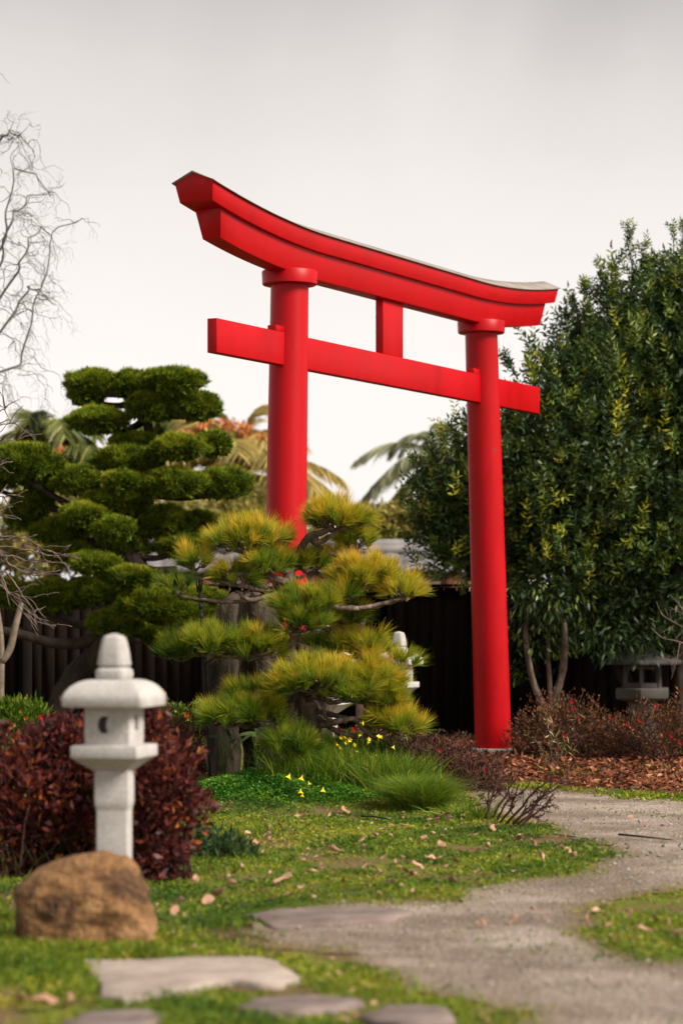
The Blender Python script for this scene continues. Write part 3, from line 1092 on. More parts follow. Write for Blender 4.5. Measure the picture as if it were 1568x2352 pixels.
# black prop stake under the left limb
pt = p3(258, 545, -.12)
pb = p3(318, 1500, -.02)
pb[2] = float(gz(pb[0], pb[1])) - .03
prop = thing('branch_prop', 'thin black stake tied under the left pine limb to hold it up', 'prop stake', (pb[0], pb[1], pb[2] + .03))
mb = MB()
mb.tube(wig(pb, pt, 6, .004), .010, 7)
mb.build('stake', M['prop'], prop, True)
for k_ in range(5):
    mb = MB()
    f = .78 + k_ * .045
    c = pb + (pt - pb) * f
    mb.tube([c - (pt - pb) * .011, c + (pt - pb) * .011], [.017 + .004 * (k_ % 2)] * 2, 7)
    mb.build('tie_strap', M['prop'], prop, True)
mb = MB()
for e in (-1, 1):
    mb.tube([pt + np.array([e * .012, 0, -.1]), pt + np.array([e * .022, 0, -.02]), pt + np.array([e * .024, 0, .03])], .006, 6)
mb.tube([pt + np.array([-.03, 0, .03]), pt + np.array([.03, 0, .03])], .006, 6)
mb.build('clamp', M['prop'], prop, True)

# ---------------------------------------------------------------- cloud-pruned pine on the left
NY = 26.5


def p2(zx, zy, dy=0.0):
    return at(.4028 * zx, 803.8 + .4028 * zy, NY + dy)


nb = at(125, 1690, NY)
nb[2] = 0
niw = thing('cloud_pruned_pine', 'tall dark cloud-pruned tree with rounded green pads on crooked trunk, left of torii', 'cloud-pruned tree', nb)
tr = [at(118, 1700, NY), at(128, 1640, NY), at(165, 1560, NY), at(235, 1490, NY - .1), at(300, 1400, NY), at(318, 1320, NY), at(285, 1260, NY), at(245, 1215, NY), at(255, 1165, NY), at(300, 1110, NY), at(335, 1040, NY), at(342, 985, NY), at(332, 930, NY), at(340, 895, NY)]
tpn = smooth_path(tr, 50)
mb = MB()
mb.tube(tpn, np.interp(np.linspace(0, 1, 50), [0, .1, .4, .7, 1], [.17, .12, .125, .075, .03]), 10, jitter=.2)
mb.build('trunk', M['bark_dark'], niw, True)
npads = [(530, 195, 135, 75, 13), (745, 205, 110, 75, 13), (985, 185, 165, 80, 13), (500, 255, 90, 55, 12.5), (880, 330, 145, 85, 12.5), (1120, 325, 125, 85, 12), (560, 410, 165, 70, 11.5),
         (770, 530, 125, 45, 11), (1020, 560, 145, 65, 10.5), (1220, 540, 85, 65, 10.5), (740, 640, 185, 90, 10), (110, 650, 210, 110, 7.5), (-60, 720, 170, 110, 7.5), (240, 740, 120, 85, 7.5), (430, 750, 130, 85, 8), (190, 880, 115, 70, 7),
         (655, 865, 200, 75, 8.5), (980, 765, 165, 85, 9), (1260, 775, 165, 90, 9), (890, 990, 205, 95, 7.5), (1140, 985, 90, 55, 7.5), (340, 1040, 155, 70, 6.5), (150, 960, 110, 60, 6.5), (700, 1130, 150, 60, 6), (1030, 1120, 150, 60, 6), (430, 1170, 180, 60, 5),
         (280, 1420, 225, 95, 3.5), (530, 1385, 160, 75, 4), (850, 1455, 170, 95, 4), (1140, 1440, 150, 75, 4), (660, 1560, 135, 70, 3.5), (1080, 1520, 150, 65, 4), (860, 1610, 120, 50, 3.5), (40, 1390, 120, 80, 3.5), (640, 1020, 120, 60, 7.2), (480, 940, 110, 55, 7), (740, 1300, 140, 55, 5), (540, 1220, 130, 55, 5), (700, 755, 90, 50, 9)]
nfront = 5
nbr = MB()
for i, (zx, zy, rx, ry, ai) in enumerate(npads):
    ppm = NY / F * .4028
    dy = rng.uniform(-.4, .5)
    if i >= len(npads) - nfront:
        dy = -.45
    elif zy > 1000 and zy < 1200:
        dy = .1
    c = p2(zx, zy, dy)
    R = np.array([rx * ppm * 1.02, rx * ppm * .82, ry * ppm * .95])
    a0 = tpn[int(ai / 13 * 49)]
    nbr.tube(smooth_path([a0, (a0 + c) / 2 + np.array([0, rng.normal() * .1, -.10]), c + np.array([0, 0, -R[2] * .6])], 10), np.linspace(.05, .022, 10), 7, jitter=.2)
    vg = VEG()
    n = int(1000 + 5200 * R[0] * R[2] / .12)
    sd = rng.random() * 50
    P, Nn, q = blob_points(c, R, n * 2, .20, sd, .80, 2.6)
    kp = (Nn[:, 2] > -.55) | (rng.random(n * 2) < .25)
    P, Nn, q = P[kp][:n], Nn[kp][:n], q[kp][:n]
    # flatten underside
    lo_ = P[:, 2] < c[2] - R[2] * .45
    P[lo_, 2] = c[2] - R[2] * .45 + (P[lo_, 2] - c[2] + R[2] * .45) * .35
    cl = vnoise(P, 7.0, sd)
    for _ in range(3):
        D = unit(Nn * .8 + np.array([0, 0, .55]) + rng.normal(size=P.shape) * .42)
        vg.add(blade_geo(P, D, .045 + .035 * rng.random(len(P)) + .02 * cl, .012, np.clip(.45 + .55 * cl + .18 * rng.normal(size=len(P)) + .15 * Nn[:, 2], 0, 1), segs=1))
    # darker filler leaves inside the pad
    d = rdir(700)
    Pq = c + d * R * .72 * rng.random((700, 1)) ** .33
    Pq[:, 2] = np.maximum(Pq[:, 2], c[2] - R[2] * .42)
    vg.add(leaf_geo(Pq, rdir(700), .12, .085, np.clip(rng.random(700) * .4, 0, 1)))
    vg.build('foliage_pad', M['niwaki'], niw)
for e0, e1, r in ((p2(760, 1290), p2(480, 1310, .3), .07), (p2(480, 1310, .3), p2(330, 1360, .2), .05), (p2(700, 1240), p2(1010, 1250), .06), (p2(740, 1200), p2(560, 1060), .07), (p2(230, 1640), p2(60, 1580), .05)):
    nbr.tube(wig(e0, e1, 8, .05), np.linspace(r, r * .6, 8), 8, jitter=.2)
nbr.tube(smooth_path([at(-60, 1440, NY - .3), at(40, 1455, NY - .3), at(130, 1478, NY - .2), at(210, 1470, NY - .1), at(262, 1420, NY)], 14), np.linspace(.045, .075, 14), 8)
nbr.build('branch', M['bark_dark'], niw, True)

# ---------------------------------------------------------------- big evergreen on the right
TYY = 26.8
tb = at(1560, 1690, TYY)
tb[2] = 0
big = thing('evergreen_tree', 'huge dense dark evergreen with upright leafy shoots filling the right side', 'tree', tb)
mb = MB()
for dx, top in ((-.25, (1430, 1000)), (.0, (1540, 900)), (.3, (1660, 950)), (-.5, (1280, 1150)), (.6, (1780, 1100))):
    e = at(top[0], top[1], TYY + rng.normal() * .3)
    b_ = tb + np.array([dx * .5, rng.normal() * .15, -.05])
    mb.tube(smooth_path([b_, b_ * .65 + e * .35 + np.array([dx * .3, 0, .2]), e], 14), np.linspace(.10, .035, 14), 8, jitter=.15)
mb.build('trunk', M['bark_dark'], big, True)
blobs = [  # px, py, rx, ry, depth offset, n sprigs
    (1500, 1030, 300, 260, .2, 1700), (1330, 1110, 210, 230, -.4, 1100), (1120, 1140, 130, 130, .0, 460), (1040, 1210, 95, 105, .1, 260), (1010, 1130, 60, 65, .2, 70),
    (1480, 800, 190, 150, .3, 800), (1380, 900, 160, 140, -.1, 520), (1600, 900, 190, 260, -.3, 900), (1500, 1230, 310, 120, .1, 1000), (1450, 1320, 270, 90, 1.7, 800), (1250, 1250, 150, 100, -.2, 420), (1700, 1310, 200, 110, 1.6, 500), (1560, 690, 100, 90, .2, 300),
    (1750, 1050, 230, 330, .2, 800), (1340, 770, 75, 90, .3, 80), (1440, 690, 70, 80, .2, 80), (1090, 1280, 90, 60, -.1, 170), (1260, 930, 60, 80, .3, 60), (1200, 1040, 90, 90, .5, 110), (1090, 1040, 55, 75, .4, 45)]
ppm = TYY / F
# a sprig: pairs of leaves up a little stem
NL = 13
sp_t = np.concatenate([np.repeat(np.linspace(.08, .9, 6), 2), [1.0]])
sp_s = np.concatenate([np.tile([-1, 1], 6), [0]])
crown = VEG()


def sprigs(P, D, length, leaf, width, rnd, vg):
    n = len(P)
    D = unit(D)
    S = unit(np.cross(D, rdir(n)))
    U = np.cross(D, S)
    for k_ in range(NL):
        a_ = k_ // 2 * 1.2
        side = (S * math.cos(a_) + U * math.sin(a_)) * sp_s[k_]
        q_ = P + D * (length * sp_t[k_])[:, None]
        dd = D * (.55 if sp_s[k_] else 1) + side * .85
        vg.add(leaf_geo(q_, dd + rng.normal(size=(n, 3)) * .12, leaf * rng.uniform(.75, 1.15, n), width, np.clip(rnd + rng.normal(size=n) * .03, 0, 1), .18))


for (x, y, rx, ry, dy, n) in blobs:
    c = at(x, y, TYY + dy)
    R = np.array([rx * ppm, max(.4, rx * ppm * .8), ry * ppm])
    n = int(n * (.95 if y > 950 else .58))
    P, Nn, q = blob_points(c, R, n, .55 if y > 950 else .62, rng.random() * 40, .35, 2.4)
    # keep leaves off the ground
    kp = (P[:, 2] > at(0, 1395, TYY)[2] + rng.normal(size=n) * .10) & (P[:, 2] < at(0, 610, TYY)[2])
    P, Nn, q = P[kp], Nn[kp], q[kp]
    n = len(P)
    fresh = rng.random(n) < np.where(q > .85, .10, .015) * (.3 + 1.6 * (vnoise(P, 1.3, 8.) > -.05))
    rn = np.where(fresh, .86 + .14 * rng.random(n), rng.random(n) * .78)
    D = Nn * .55 + np.array([0, 0, .85]) + rng.normal(size=(n, 3)) * .35
    sprigs(P, D, .14 + .18 * rng.random(n) ** 1.5, .088, .030, rn, crown)
    d = rdir(int(n * 2.2))
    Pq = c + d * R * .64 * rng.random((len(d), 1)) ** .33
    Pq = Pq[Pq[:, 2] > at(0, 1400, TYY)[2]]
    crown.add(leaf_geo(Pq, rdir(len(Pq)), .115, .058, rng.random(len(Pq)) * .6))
for (bx, by, tx, ty) in ((1460, 680, 1440, 515), (1545, 640, 1546, 530), (1400, 760, 1375, 612), (1350, 800, 1338, 640), (1330, 880, 1300, 720), (1420, 720, 1412, 610), (1500, 700, 1520, 590), (1290, 930, 1255, 830),
                         (1250, 960, 1228, 860), (1180, 860, 1165, 820), (1060, 1090, 1048, 1000), (985, 1120, 940, 1040), (1100, 1040, 1110, 940), (960, 1190, 925, 1140), (1340, 760, 1310, 690), (1030, 1060, 1015, 985), (1470, 620, 1480, 560), (1370, 700, 1352, 660), (1568, 600, 1565, 520), (1300, 850, 1275, 770)):
    a0, a1 = at(bx, by, TYY + .1), at(tx, ty, TYY + rng.normal() * .2)
    w_ = wig(a0, a1, 8, .03)
    shoots = MB()
    shoots.tube(w_, np.linspace(.010, .004, 8), 5)
    shoots.build('shoot', M['bark_dark'], big, True)
    Ls = np.linalg.norm(a1 - a0)
    nn = max(8, int(Ls / .045))
    t = rng.random(nn)
    P = a0 + (a1 - a0) * t[:, None]
    P = np.vstack([P, a1[None] - (a1 - a0) * .12])
    side = rdir(nn + 1)
    side[:, 2] = np.abs(side[:, 2]) * .5
    D = unit(a1 - a0) * .9 + side * .8
    D[-1] = a1 - a0
    sprigs(P, D, (.10 + .06 * rng.random(nn + 1)) * (1.25 - .5 * np.append(t, .5)), .062, .019, np.where(rng.random(nn + 1) < .18, .88, rng.random(nn + 1) * .8), crown)
crown.build('crown', M['podo'], big)

# thin lower tree with drooping leaves under it
UY = 26.2
ub_ = at(1252, 1700, UY)
ub_[2] = 0
und = thing('small_tree', 'small forked tree with drooping pale green leaves under the dark evergreen, right of torii', 'tree', ub_)
mb = MB()
for pts, r in (([(1262, 1700), (1240, 1610), (1222, 1560), (1208, 1480), (1212, 1400), (1240, 1340)], .045), ([(1262, 1700), (1275, 1600), (1292, 1540), (1296, 1450), (1285, 1380), (1300, 1330)], .05), ([(1268, 1690), (1258, 1500), (1262, 1420), (1260, 1350)], .03)):
    w_ = smooth_path([at(a_, b_, UY + rng.normal() * .06) for a_, b_ in pts], 18)
    mb.tube(w_, np.linspace(r, r * .45, 18), 8, jitter=.2)
mb.build('trunk', M['bark'], und, True)
vg = VEG()
for (x, y, rx, ry, n) in ((1250, 1370, 110, 70, 420), (1330, 1370, 90, 70, 300), (1450, 1400, 150, 90, 480), (1560, 1400, 130, 110, 420), (1220, 1450, 60, 70, 130), (1290, 1470, 40, 50, 60), (1200, 1540, 30, 30, 30), (1390, 1460, 90, 60, 180), (1500, 1470, 110, 60, 200)):
    P, Nn, q = blob_points(at(x, y, UY + rng.uniform(-.2, .5)), np.array([rx, rx * .8, ry]) * UY / F, n, .4, rng.random() * 30, .2)
    D = Nn * .5 + np.array([0, 0, -.75]) + rng.normal(size=P.shape) * .4
    br_ = (x < 1360) * (rng.random(n) < .16)
    vg.add(leaf_geo(P, D, .085 + .04 * rng.random(n), .03, np.where(br_, .8 + .2 * rng.random(n), rng.random(n) * .75), .15))
    P2 = P + rng.normal(size=P.shape) * .05
    vg.add(leaf_geo(P2, D + rng.normal(size=P.shape) * .3, .08, .028, np.where(br_, .8 + .2 * rng.random(n), rng.random(n) * .75), .15))
vg.build('crown', M['under'], und)

# ---------------------------------------------------------------- bushes


def bush(name, label, cat, blobs, Y, mat, leaf, wid, twigm, group=None, up=.5, sun_bias=None, ntw=60, inner=.35, flow=None, flmat=None, lump=.35, fls=.018, front=0):
    bx = np.mean([b_[0] for b_ in blobs])
    base = at(bx, 1420, Y)
    base[2] = float(gz(base[0], base[1]))
    R0 = thing(name, label, cat, base, group)
    vg = VEG()
    tw = MB()
    for (x, y, rx, ry, n) in blobs:
        c = at(x, y, Y + rng.normal() * .05)
        R = np.array([rx, rx * .85, ry]) * Y / F
        P, Nn, q = blob_points(c, R, n, lump, rng.random() * 60, inner, 2.4)
        kp = P[:, 2] > gz(P[:, 0], P[:, 1]) + .01
        P, Nn, q = P[kp], Nn[kp], q[kp]
        n = len(P)
        rn = rng.random(n) * .8
        cl = vnoise(P, 5., 3.)
        rn = np.clip(rn + .35 * cl + (.3 * np.clip(Nn[:, 2] + .25 * Nn[:, 0], 0, 1) * (rng.random(n) < .5) if sun_bias else 0), 0, 1)  # leaves facing up and right tinted more orange, sunlight put in the colour
        D = Nn * .7 + np.array([0, 0, up]) + rng.normal(size=P.shape) * .55
        vg.add(leaf_geo(P, D, leaf * (.6 + .7 * rng.random(n)), wid * (.7 + .5 * rng.random(n)), rn, .2))
        b_ = np.array([c[0], c[1], 0])
        b_[2] = float(gz(b_[0], b_[1]))
        for _ in range(ntw):
            e = P[rng.integers(n)]
            tw.tube(wig(b_ + rng.normal(size=3) * [R[0] * .3, R[1] * .3, 0], e + (e - c) * .05, 5, .06), np.linspace(.006, .002, 5), 4)
    vg.build('foliage', mat, R0)
    tw.build('twig', twigm, R0, True)
    if flow:
        proto = None
        for (x, y) in flow:
            pos = at(x, y, Y)
            b3 = min(blobs, key=lambda b_: (b_[0] - x) ** 2 + (b_[1] - y) ** 2)
            rr_ = b3[2] * Y / F * .85
            uu = np.clip(((x - b3[0]) / b3[2]) ** 2 + ((y - b3[1]) / b3[3]) ** 2, 0, .98)
            pos = at(x, y, Y - rr_ * math.sqrt(1 - uu) - .01)
            v2 = VEG()
            D = np.array([[math.cos(k_ * 1.2566), -.5, math.sin(k_ * 1.2566)] for k_ in range(5)])
            s_ = fls * rng.uniform(.75, 1.25)
            v2.add(leaf_geo(np.repeat(pos[None], 5, 0), D, s_ * 1.4, s_ * 1.1, rng.random(5), .1, sides=np.repeat([[.1, 1, 0]], 5, 0)))
            v2.add(leaf_geo(np.repeat(pos[None], 5, 0), D + [[0, -.6, 0]], s_ * 1.1, s_ * .9, rng.random(5), .1, sides=np.repeat([[.1, 1, 0.2]], 5, 0)))
            v2.build('flower', flmat, R0)
    return R0


bush('red_leaved_shrub', 'broad dark maroon shrub at the left edge, left of the near lantern', 'shrub',
     [(60, 1815, 130, 125, 2300), (165, 1815, 75, 120, 1100), (20, 1900, 120, 100, 1200), (-90, 1800, 130, 140, 900), (165, 1705, 62, 66, 650), (100, 1712, 60, 50, 420), (130, 1930, 90, 80, 900), (200, 1900, 60, 100, 700)], 13.2, M['maroon'], .056, .026, M['twig_red'], 'maroon shrubs around the lantern', sun_bias=False, lump=.55, ntw=26, flow=[(115, 1652), (98, 1648)], flmat=M['petal_r'])
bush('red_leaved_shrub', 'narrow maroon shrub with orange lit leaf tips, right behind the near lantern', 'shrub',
     [(365, 1790, 82, 90, 1300), (345, 1680, 40, 62, 600), (400, 1830, 66, 74, 900), (355, 1915, 75, 85, 1000), (300, 1840, 70, 140, 800), (345, 1975, 70, 45, 500)], 12.9, M['maroon'], .056, .026, M['twig_red'], 'maroon shrubs around the lantern', sun_bias=True, lump=.55, ntw=22)
bush('azalea_shrub', 'rounded rust-brown shrub dotted with red flowers just right of the torii pillar', 'shrub',
     [(1290, 1680, 105, 85, 3800), (1230, 1710, 70, 70, 1300), (1370, 1720, 60, 70, 900)], 23.6, M['azalea'], .038, .016, M['twig_red'], 'brown azalea shrubs', ntw=130, flow=[(1312, 1612), (1314, 1628), (1250, 1700), (1296, 1690), (1276, 1720), (1262, 1662), (1330, 1650)], flmat=M['petal_r'])
bush('azalea_shrub', 'rounded rust-brown shrub at the right edge below the dark lantern', 'shrub',
     [(1500, 1690, 110, 80, 3600), (1430, 1720, 60, 75, 1000), (1600, 1690, 90, 85, 1500)], 23.2, M['azalea'], .038, .016, M['twig_red'], 'brown azalea shrubs', ntw=130, flow=[(1420, 1640), (1400, 1648), (1440, 1664), (1505, 1620), (1436, 1690), (1452, 1676), (1540, 1690), (1468, 1655), (1560, 1705)], flmat=M['petal_r'])
bush('azalea_shrub', 'spreading burgundy-brown shrub between the grass mound and the torii pillar', 'shrub',
     [(1000, 1740, 110, 65, 2600), (1060, 1800, 90, 80, 2300), (930, 1715, 90, 45, 1100), (1120, 1800, 50, 60, 700), (1010, 1810, 70, 70, 900), (1075, 1850, 62, 48, 1100)], 18.9, M['burgundy'], .028, .011, M['twig_red'], 'brown azalea shrubs', ntw=160, flow=[(1112, 1768), (968, 1682), (1106, 1842), (1010, 1725)], flmat=M['petal_r'], fls=.014)
bush('azalea_shrub', 'dull olive-brown shrub behind the maroon shrub, left of the standing stones', 'shrub',
     [(430, 1720, 65, 95, 2600), (400, 1690, 50, 60, 900), (455, 1780, 50, 70, 900)], 20.3, M['azalea'], .024, .010, M['twig_red'], 'brown azalea shrubs', ntw=120)
rf = [(770 + rng.uniform(0, 130), 1672 + rng.uniform(0, 75)) for _ in range(34)]
bush('red_flowering_shrub', 'low shrub thick with crimson flowers behind the yellow blooms, right of pine trunk', 'shrub',
     [(840, 1720, 85, 50, 1500), (780, 1740, 40, 50, 500)], 20.2, M['burgundy'], .028, .011, M['twig_red'], None, ntw=80, flow=rf, flmat=M['petal_r'], fls=.024)
bush('leafy_perennial', 'bright green leafy clump with orange specks at the left edge below the tree', 'plant',
     [(40, 1650, 75, 45, 1500), (-40, 1650, 80, 60, 900), (85, 1660, 30, 35, 260)], 22.5, M['lush'], .075, .020, M['stem'], None, up=1.1, ntw=20, flow=[(48, 1635), (80, 1630), (20, 1655), (60, 1650)], flmat=M['petal_o'], fls=.016)
bush('leafy_perennial', 'small green plant with orange flower peeping out behind the near lantern roof', 'plant',
     [(400, 1650, 40, 30, 420), (440, 1645, 30, 26, 240), (372, 1640, 22, 30, 160)], 21.4, M['lush'], .06, .024, M['stem'], None, up=.8, ntw=14, flow=[(372, 1589), (378, 1592), (432, 1650), (428, 1642)], flmat=M['petal_o'], fls=.020)
bush('grey_green_plant', 'low grey-green rosette plant on the lawn right of the maroon shrub', 'plant',
     [(480, 1955, 70, 42, 520), (440, 1945, 40, 35, 200), (540, 1965, 45, 30, 200)], 13.9, M['bluegreen'], .075, .022, M['stem'], None, up=.6, ntw=12, lump=.3)

# weedy pale-leaved spray in front of the azalea
wy = 22.0
wb = at(1262, 1775, wy)
wb[2] = float(gz(wb[0], wb[1]))
weed = thing('straw_weed', 'thin arching weed with pale straw leaves in front of the azalea by the pillar', 'plant', wb)
mb = MB()
vg = VEG()
for (x, y) in ((1268, 1660), (1330, 1640), (1210, 1690), (1300, 1700), (1240, 1720), (1255, 1640), (1285, 1680), (1320, 1720)):
    e = at(x, y, wy - .2 + rng.normal() * .1)
    w_ = wig(wb + rng.normal(size=3) * [.06, .05, 0], e, 9, .06, .05)
    mb.tube(w_, np.linspace(.005, .002, 9), 5)
    for j in range(4, 9):
        n = 3
        vg.add(leaf_geo(np.repeat(w_[j][None], n, 0), rdir(n) + [0, 0, .3], .055 + .03 * rng.random(n), .010, .3 + .7 * rng.random(n), .2))
mb.build('stem', M['twig'], weed, True)
vg.build('foliage', M['straw'], weed)

# bare twiggy shrub leaning over the path
ty = 17.4
tb_ = gnd(1150, 1880)
tw = thing('bare_twig_shrub', 'nearly leafless reddish twigs leaning over the gravel path edge', 'shrub', (tb_[0], tb_[1], 0))
mb = MB()
vg = VEG()
for (x0, y0, x1, y1) in ((1112, 1888, 1150, 1780), (1130, 1885, 1196, 1770), (1148, 1893, 1215, 1800), (1160, 1897, 1262, 1790), (1168, 1903, 1285, 1800), (1190, 1905, 1270, 1835), (1125, 1880, 1120, 1800), (1140, 1890, 1170, 1830), (1175, 1900, 1235, 1835), (1180, 1902, 1300, 1785)):
    a0 = gnd(x0, y0)
    a0[2] = float(gz(a0[0], a0[1]))
    e = at(x1, y1, a0[1] - .05 + rng.normal() * .1)
    w_ = wig(a0, e, 9, .035, .03)
    mb.tube(w_, np.linspace(.010, .004, 9), 6)
    for _ in range(9):
        j = rng.integers(3, 9)
        d = unit(unit(e - a0) + rng.normal(size=3) * .6)
        e2 = w_[j] + d * rng.uniform(.05, .15)
        mb.tube(wig(w_[j], e2, 4, .05), [.004, .003, .0025, .002], 5)
        n = 6
        vg.add(leaf_geo(np.repeat(e2[None], n, 0) - d * rng.random((n, 1)) * .06, rdir(n) + d * .8, .035, .009, rng.random(n) * .9, .2))
mb.build('stem', M['twig_red'], tw, True)
vg.build('foliage', M['burgundy'], tw)

# ---------------------------------------------------------------- grasses and ground cover


def clumpnoise(x, y, s, seed):
    return np.sin(x * s + seed) * np.cos(y * s * .8 - seed) * .5 + np.sin(x * s * 2.1 + y * s * 1.7 + seed * 2) * .3 + np.sin(x * s * 4.7 - y * s * 3.9 + seed) * .2


n = 520000
gx_ = rng.uniform(-2.9, 4.3, n)
gy_ = rng.uniform(7.9, 19.2, n)
kp = np.abs(gx_) < gy_ * .165 + .55
gx_, gy_ = gx_[kp], gy_[kp]
bare = clumpnoise(gx_, gy_, 2.2, 1.7) + .6 * clumpnoise(gx_, gy_, 6.1, 4.2)
kp = bare > -.50 + .55 * rng.random(len(gx_)) - .10 * (gy_ > 12.2)
gx_, gy_ = gx_[kp], gy_[kp]
onp = path_mask(gx_ + rng.normal(size=len(gx_)) * .06, gy_ + rng.normal(size=len(gx_)) * .16, .0)
spr = clumpnoise(gx_, gy_, 2.9, 5.1) > .45
kp = ~onp | (rng.random(len(gx_)) < np.where(spr, .09, .006))
for k_, poly in SLABW.items():
    P_ = np.array(poly)
    c_ = P_.mean(0)
    kp &= ~inpoly(gx_, gy_, [tuple(c_ + (p_ - c_) * .97) for p_ in P_])
kp &= ~inpoly(gx_, gy_, MULCH)
gx_, gy_ = gx_[kp], gy_[kp]
n = len(gx_)
cn = clumpnoise(gx_, gy_, 3.3, .4)
cn2 = clumpnoise(gx_, gy_, 1.3, 2.9)
P = np.column_stack([gx_, gy_, gz(gx_, gy_) - .004])
D = np.column_stack([rng.normal(size=n) * .55, rng.normal(size=n) * .55, np.ones(n)])
hh = (.016 + .026 * rng.random(n)) * (1 + 1.0 * np.clip(cn, -.6, 1)) * np.where(gy_ < 12, 1.15, 1.0)
shade_sp = (gx_ < -.9) & (gy_ < 12)
hh = np.where(shade_sp, hh * 1.6, hh)
rn = np.clip(.47 + .42 * cn2 + .20 * rng.normal(size=n) - .30 * cn + .22 * clumpnoise(gx_, gy_, 7.0, 2.0), 0, 1)
vg = VEG()
sel = rng.random(n) < .72
vg.add(blade_geo(P[sel], D[sel], hh[sel], .0055, rn[sel], segs=1))
nz_ = ~sel
Pl = P[nz_].copy()
Pl[:, 2] += hh[nz_] * .5
Dl = np.column_stack([rng.normal(size=(nz_.sum(), 2)), .35 * np.ones(nz_.sum())])
vg.add(leaf_geo(Pl, Dl, .018 + .012 * rng.random(nz_.sum()), .012, np.clip(rn[nz_] - .1, 0, 1), .1))
tag(vg.build('lawn_grass', M['grass']), kind='stuff')


def tuft(name, label, cat, pts, n, h, w, mat, spread, lean=.5, group=None, droop=1.0):
    """long bending blades rooted in a disc"""
    P = []
    for (px, py, r, k_) in pts:
        g = gnd(px, py)
        P.append(np.column_stack([g[0] + rng.normal(size=int(n * k_)) * r, g[1] + rng.normal(size=int(n * k_)) * r * .8]))
    P = np.concatenate(P)
    m_ = len(P)
    c = P.mean(0)
    P3 = np.column_stack([P, gz(P[:, 0], P[:, 1]) - .01])
    out = np.column_stack([P - c, np.zeros(m_)])
    out = out / (np.abs(out).max() + 1e-6)
    D = np.column_stack([rng.normal(size=(m_, 2)) * lean, np.ones(m_)]) + out * spread
    L = h * (.55 + .6 * rng.random(m_))
    bend = np.column_stack([rng.normal(size=(m_, 2)) * .35 * droop, (-.25 - .25 * rng.random(m_)) * droop]) + out * spread * .5
    vg = VEG()
    vg.add(blade_geo(P3, D, L, w, rng.random(m_) * .9, bend, 3))
    o_ = np.array([c[0], c[1], float(gz(c[0], c[1]))])
    o = vg.build(name, mat, None, origin=o_)
    return tag(o, label, cat, group)


tuft('grass_clump', 'round bright green clump of fine grass at the right end of the mound', 'grass clump', [(960, 1866, .050, 1), (945, 1862, .05, .6), (978, 1868, .04, .5)], 7500, .36, .0042, M['lush'], .30, .22, 'grass clumps on the mound', .9)
tuft('grass_clump', 'wide stand of long grass under the yellow flowers beside the pine trunk', 'grass clump', [(800, 1830, .22, 1), (870, 1825, .18, .8), (740, 1840, .14, .5), (900, 1845, .12, .4)], 6500, .40, .0065, M['lush'], .10, .34, 'grass clumps on the mound', .6)
tuft('grass_clump', 'thin dark green blades at the foot of the burgundy shrub', 'grass clump', [(1075, 1880, .06, 1), (1035, 1888, .05, .7), (1100, 1885, .05, .6)], 130, .22, .008, M['lush'], .5, .4, 'grass clumps on the mound')
tuft('grass_clump', 'tall loose grass blades in front of the maroon shrub, left of the lantern post', 'grass clump', [(160, 2000, .04, 1), (60, 2010, .12, .8), (230, 1995, .05, .4)], 26, .42, .010, M['lush'], .4, .3)
tuft('grass_clump', 'small green shoots among bark chips at the azalea foot', 'grass clump', [(1300, 1790, .05, 1)], 24, .22, .012, M['lush'], .7, .4)
tuft('grass_clump', 'dark shaggy turf hugging the foot of the brown boulder', 'grass clump', [(30, 2185, .12, 1), (130, 2200, .10, 1), (230, 2204, .10, 1), (-60, 2170, .15, .8), (310, 2200, .06, .5), (60, 2225, .14, .7)], 1100, .115, .007, M['grass'], .05, .35)
tuft('grass_clump', 'dark grass tuft growing at the lower edge of the pale flagstone', 'grass clump', [(440, 2300, .05, .7), (380, 2306, .06, .6), (560, 2300, .06, .6)], 420, .05, .006, M['grass'], .25, .45)

# taller stray blades in the lawn
n = 30000
tx_, ty_ = rng.uniform(-2.9, 3.6, n), rng.uniform(8.0, 18.6, n)
kp = ~path_mask(tx_ + rng.normal(size=n) * .03, ty_ + rng.normal(size=n) * .08) & (clumpnoise(tx_, ty_, 4.3, 6.6) > .12) & (np.abs(tx_) < ty_ * .165 + .5)
for poly in SLABW.values():
    kp &= ~inpoly(tx_, ty_, poly)
tx_, ty_ = tx_[kp], ty_[kp]
n = len(tx_)
vg = VEG()
vg.add(blade_geo(np.column_stack([tx_, ty_, gz(tx_, ty_) - .003]), np.column_stack([rng.normal(size=(n, 2)) * .5, np.ones(n)]), .04 + .05 * rng.random(n), .0055, rng.random(n) * .75, np.column_stack([rng.normal(size=(n, 2)) * .5, -.35 * np.ones(n)]), 3))
tag(vg.build('stray_grass', M['grass']), kind='stuff')

# clover mat and weeds
n = 26000
cx_ = rng.normal(size=n)
cy_ = rng.normal(size=n)
ctr = [gnd(560, 1850), gnd(640, 1855), gnd(500, 1852), gnd(720, 1850), gnd(800, 1858)]
ci = rng.choice(5, n, p=[.34, .26, .18, .14, .08])
C3 = np.array(ctr)[ci]
x = C3[:, 0] + cx_ * .13
y = C3[:, 1] + cy_ * .18 + .25
z = gz(x, y) + .02 + .10 * rng.random(n) * np.exp(-(cx_ ** 2 + cy_ ** 2) * .25) * (1 + .5 * clumpnoise(x, y, 9, 1))
D = np.column_stack([rng.normal(size=(n, 2)), .35 * rng.random(n)])
vg = VEG()
vg.add(leaf_geo(np.column_stack([x, y, z]), D, .020, .019, np.clip(.45 + .4 * clumpnoise(x, y, 8, .3) + .22 * rng.normal(size=n), 0, 1), .15, sides=rng.normal(size=(n, 3)) * .3 + [[0, 0, 1]]))
tag(vg.build('clover_ground_cover', M['clover']), kind='stuff')


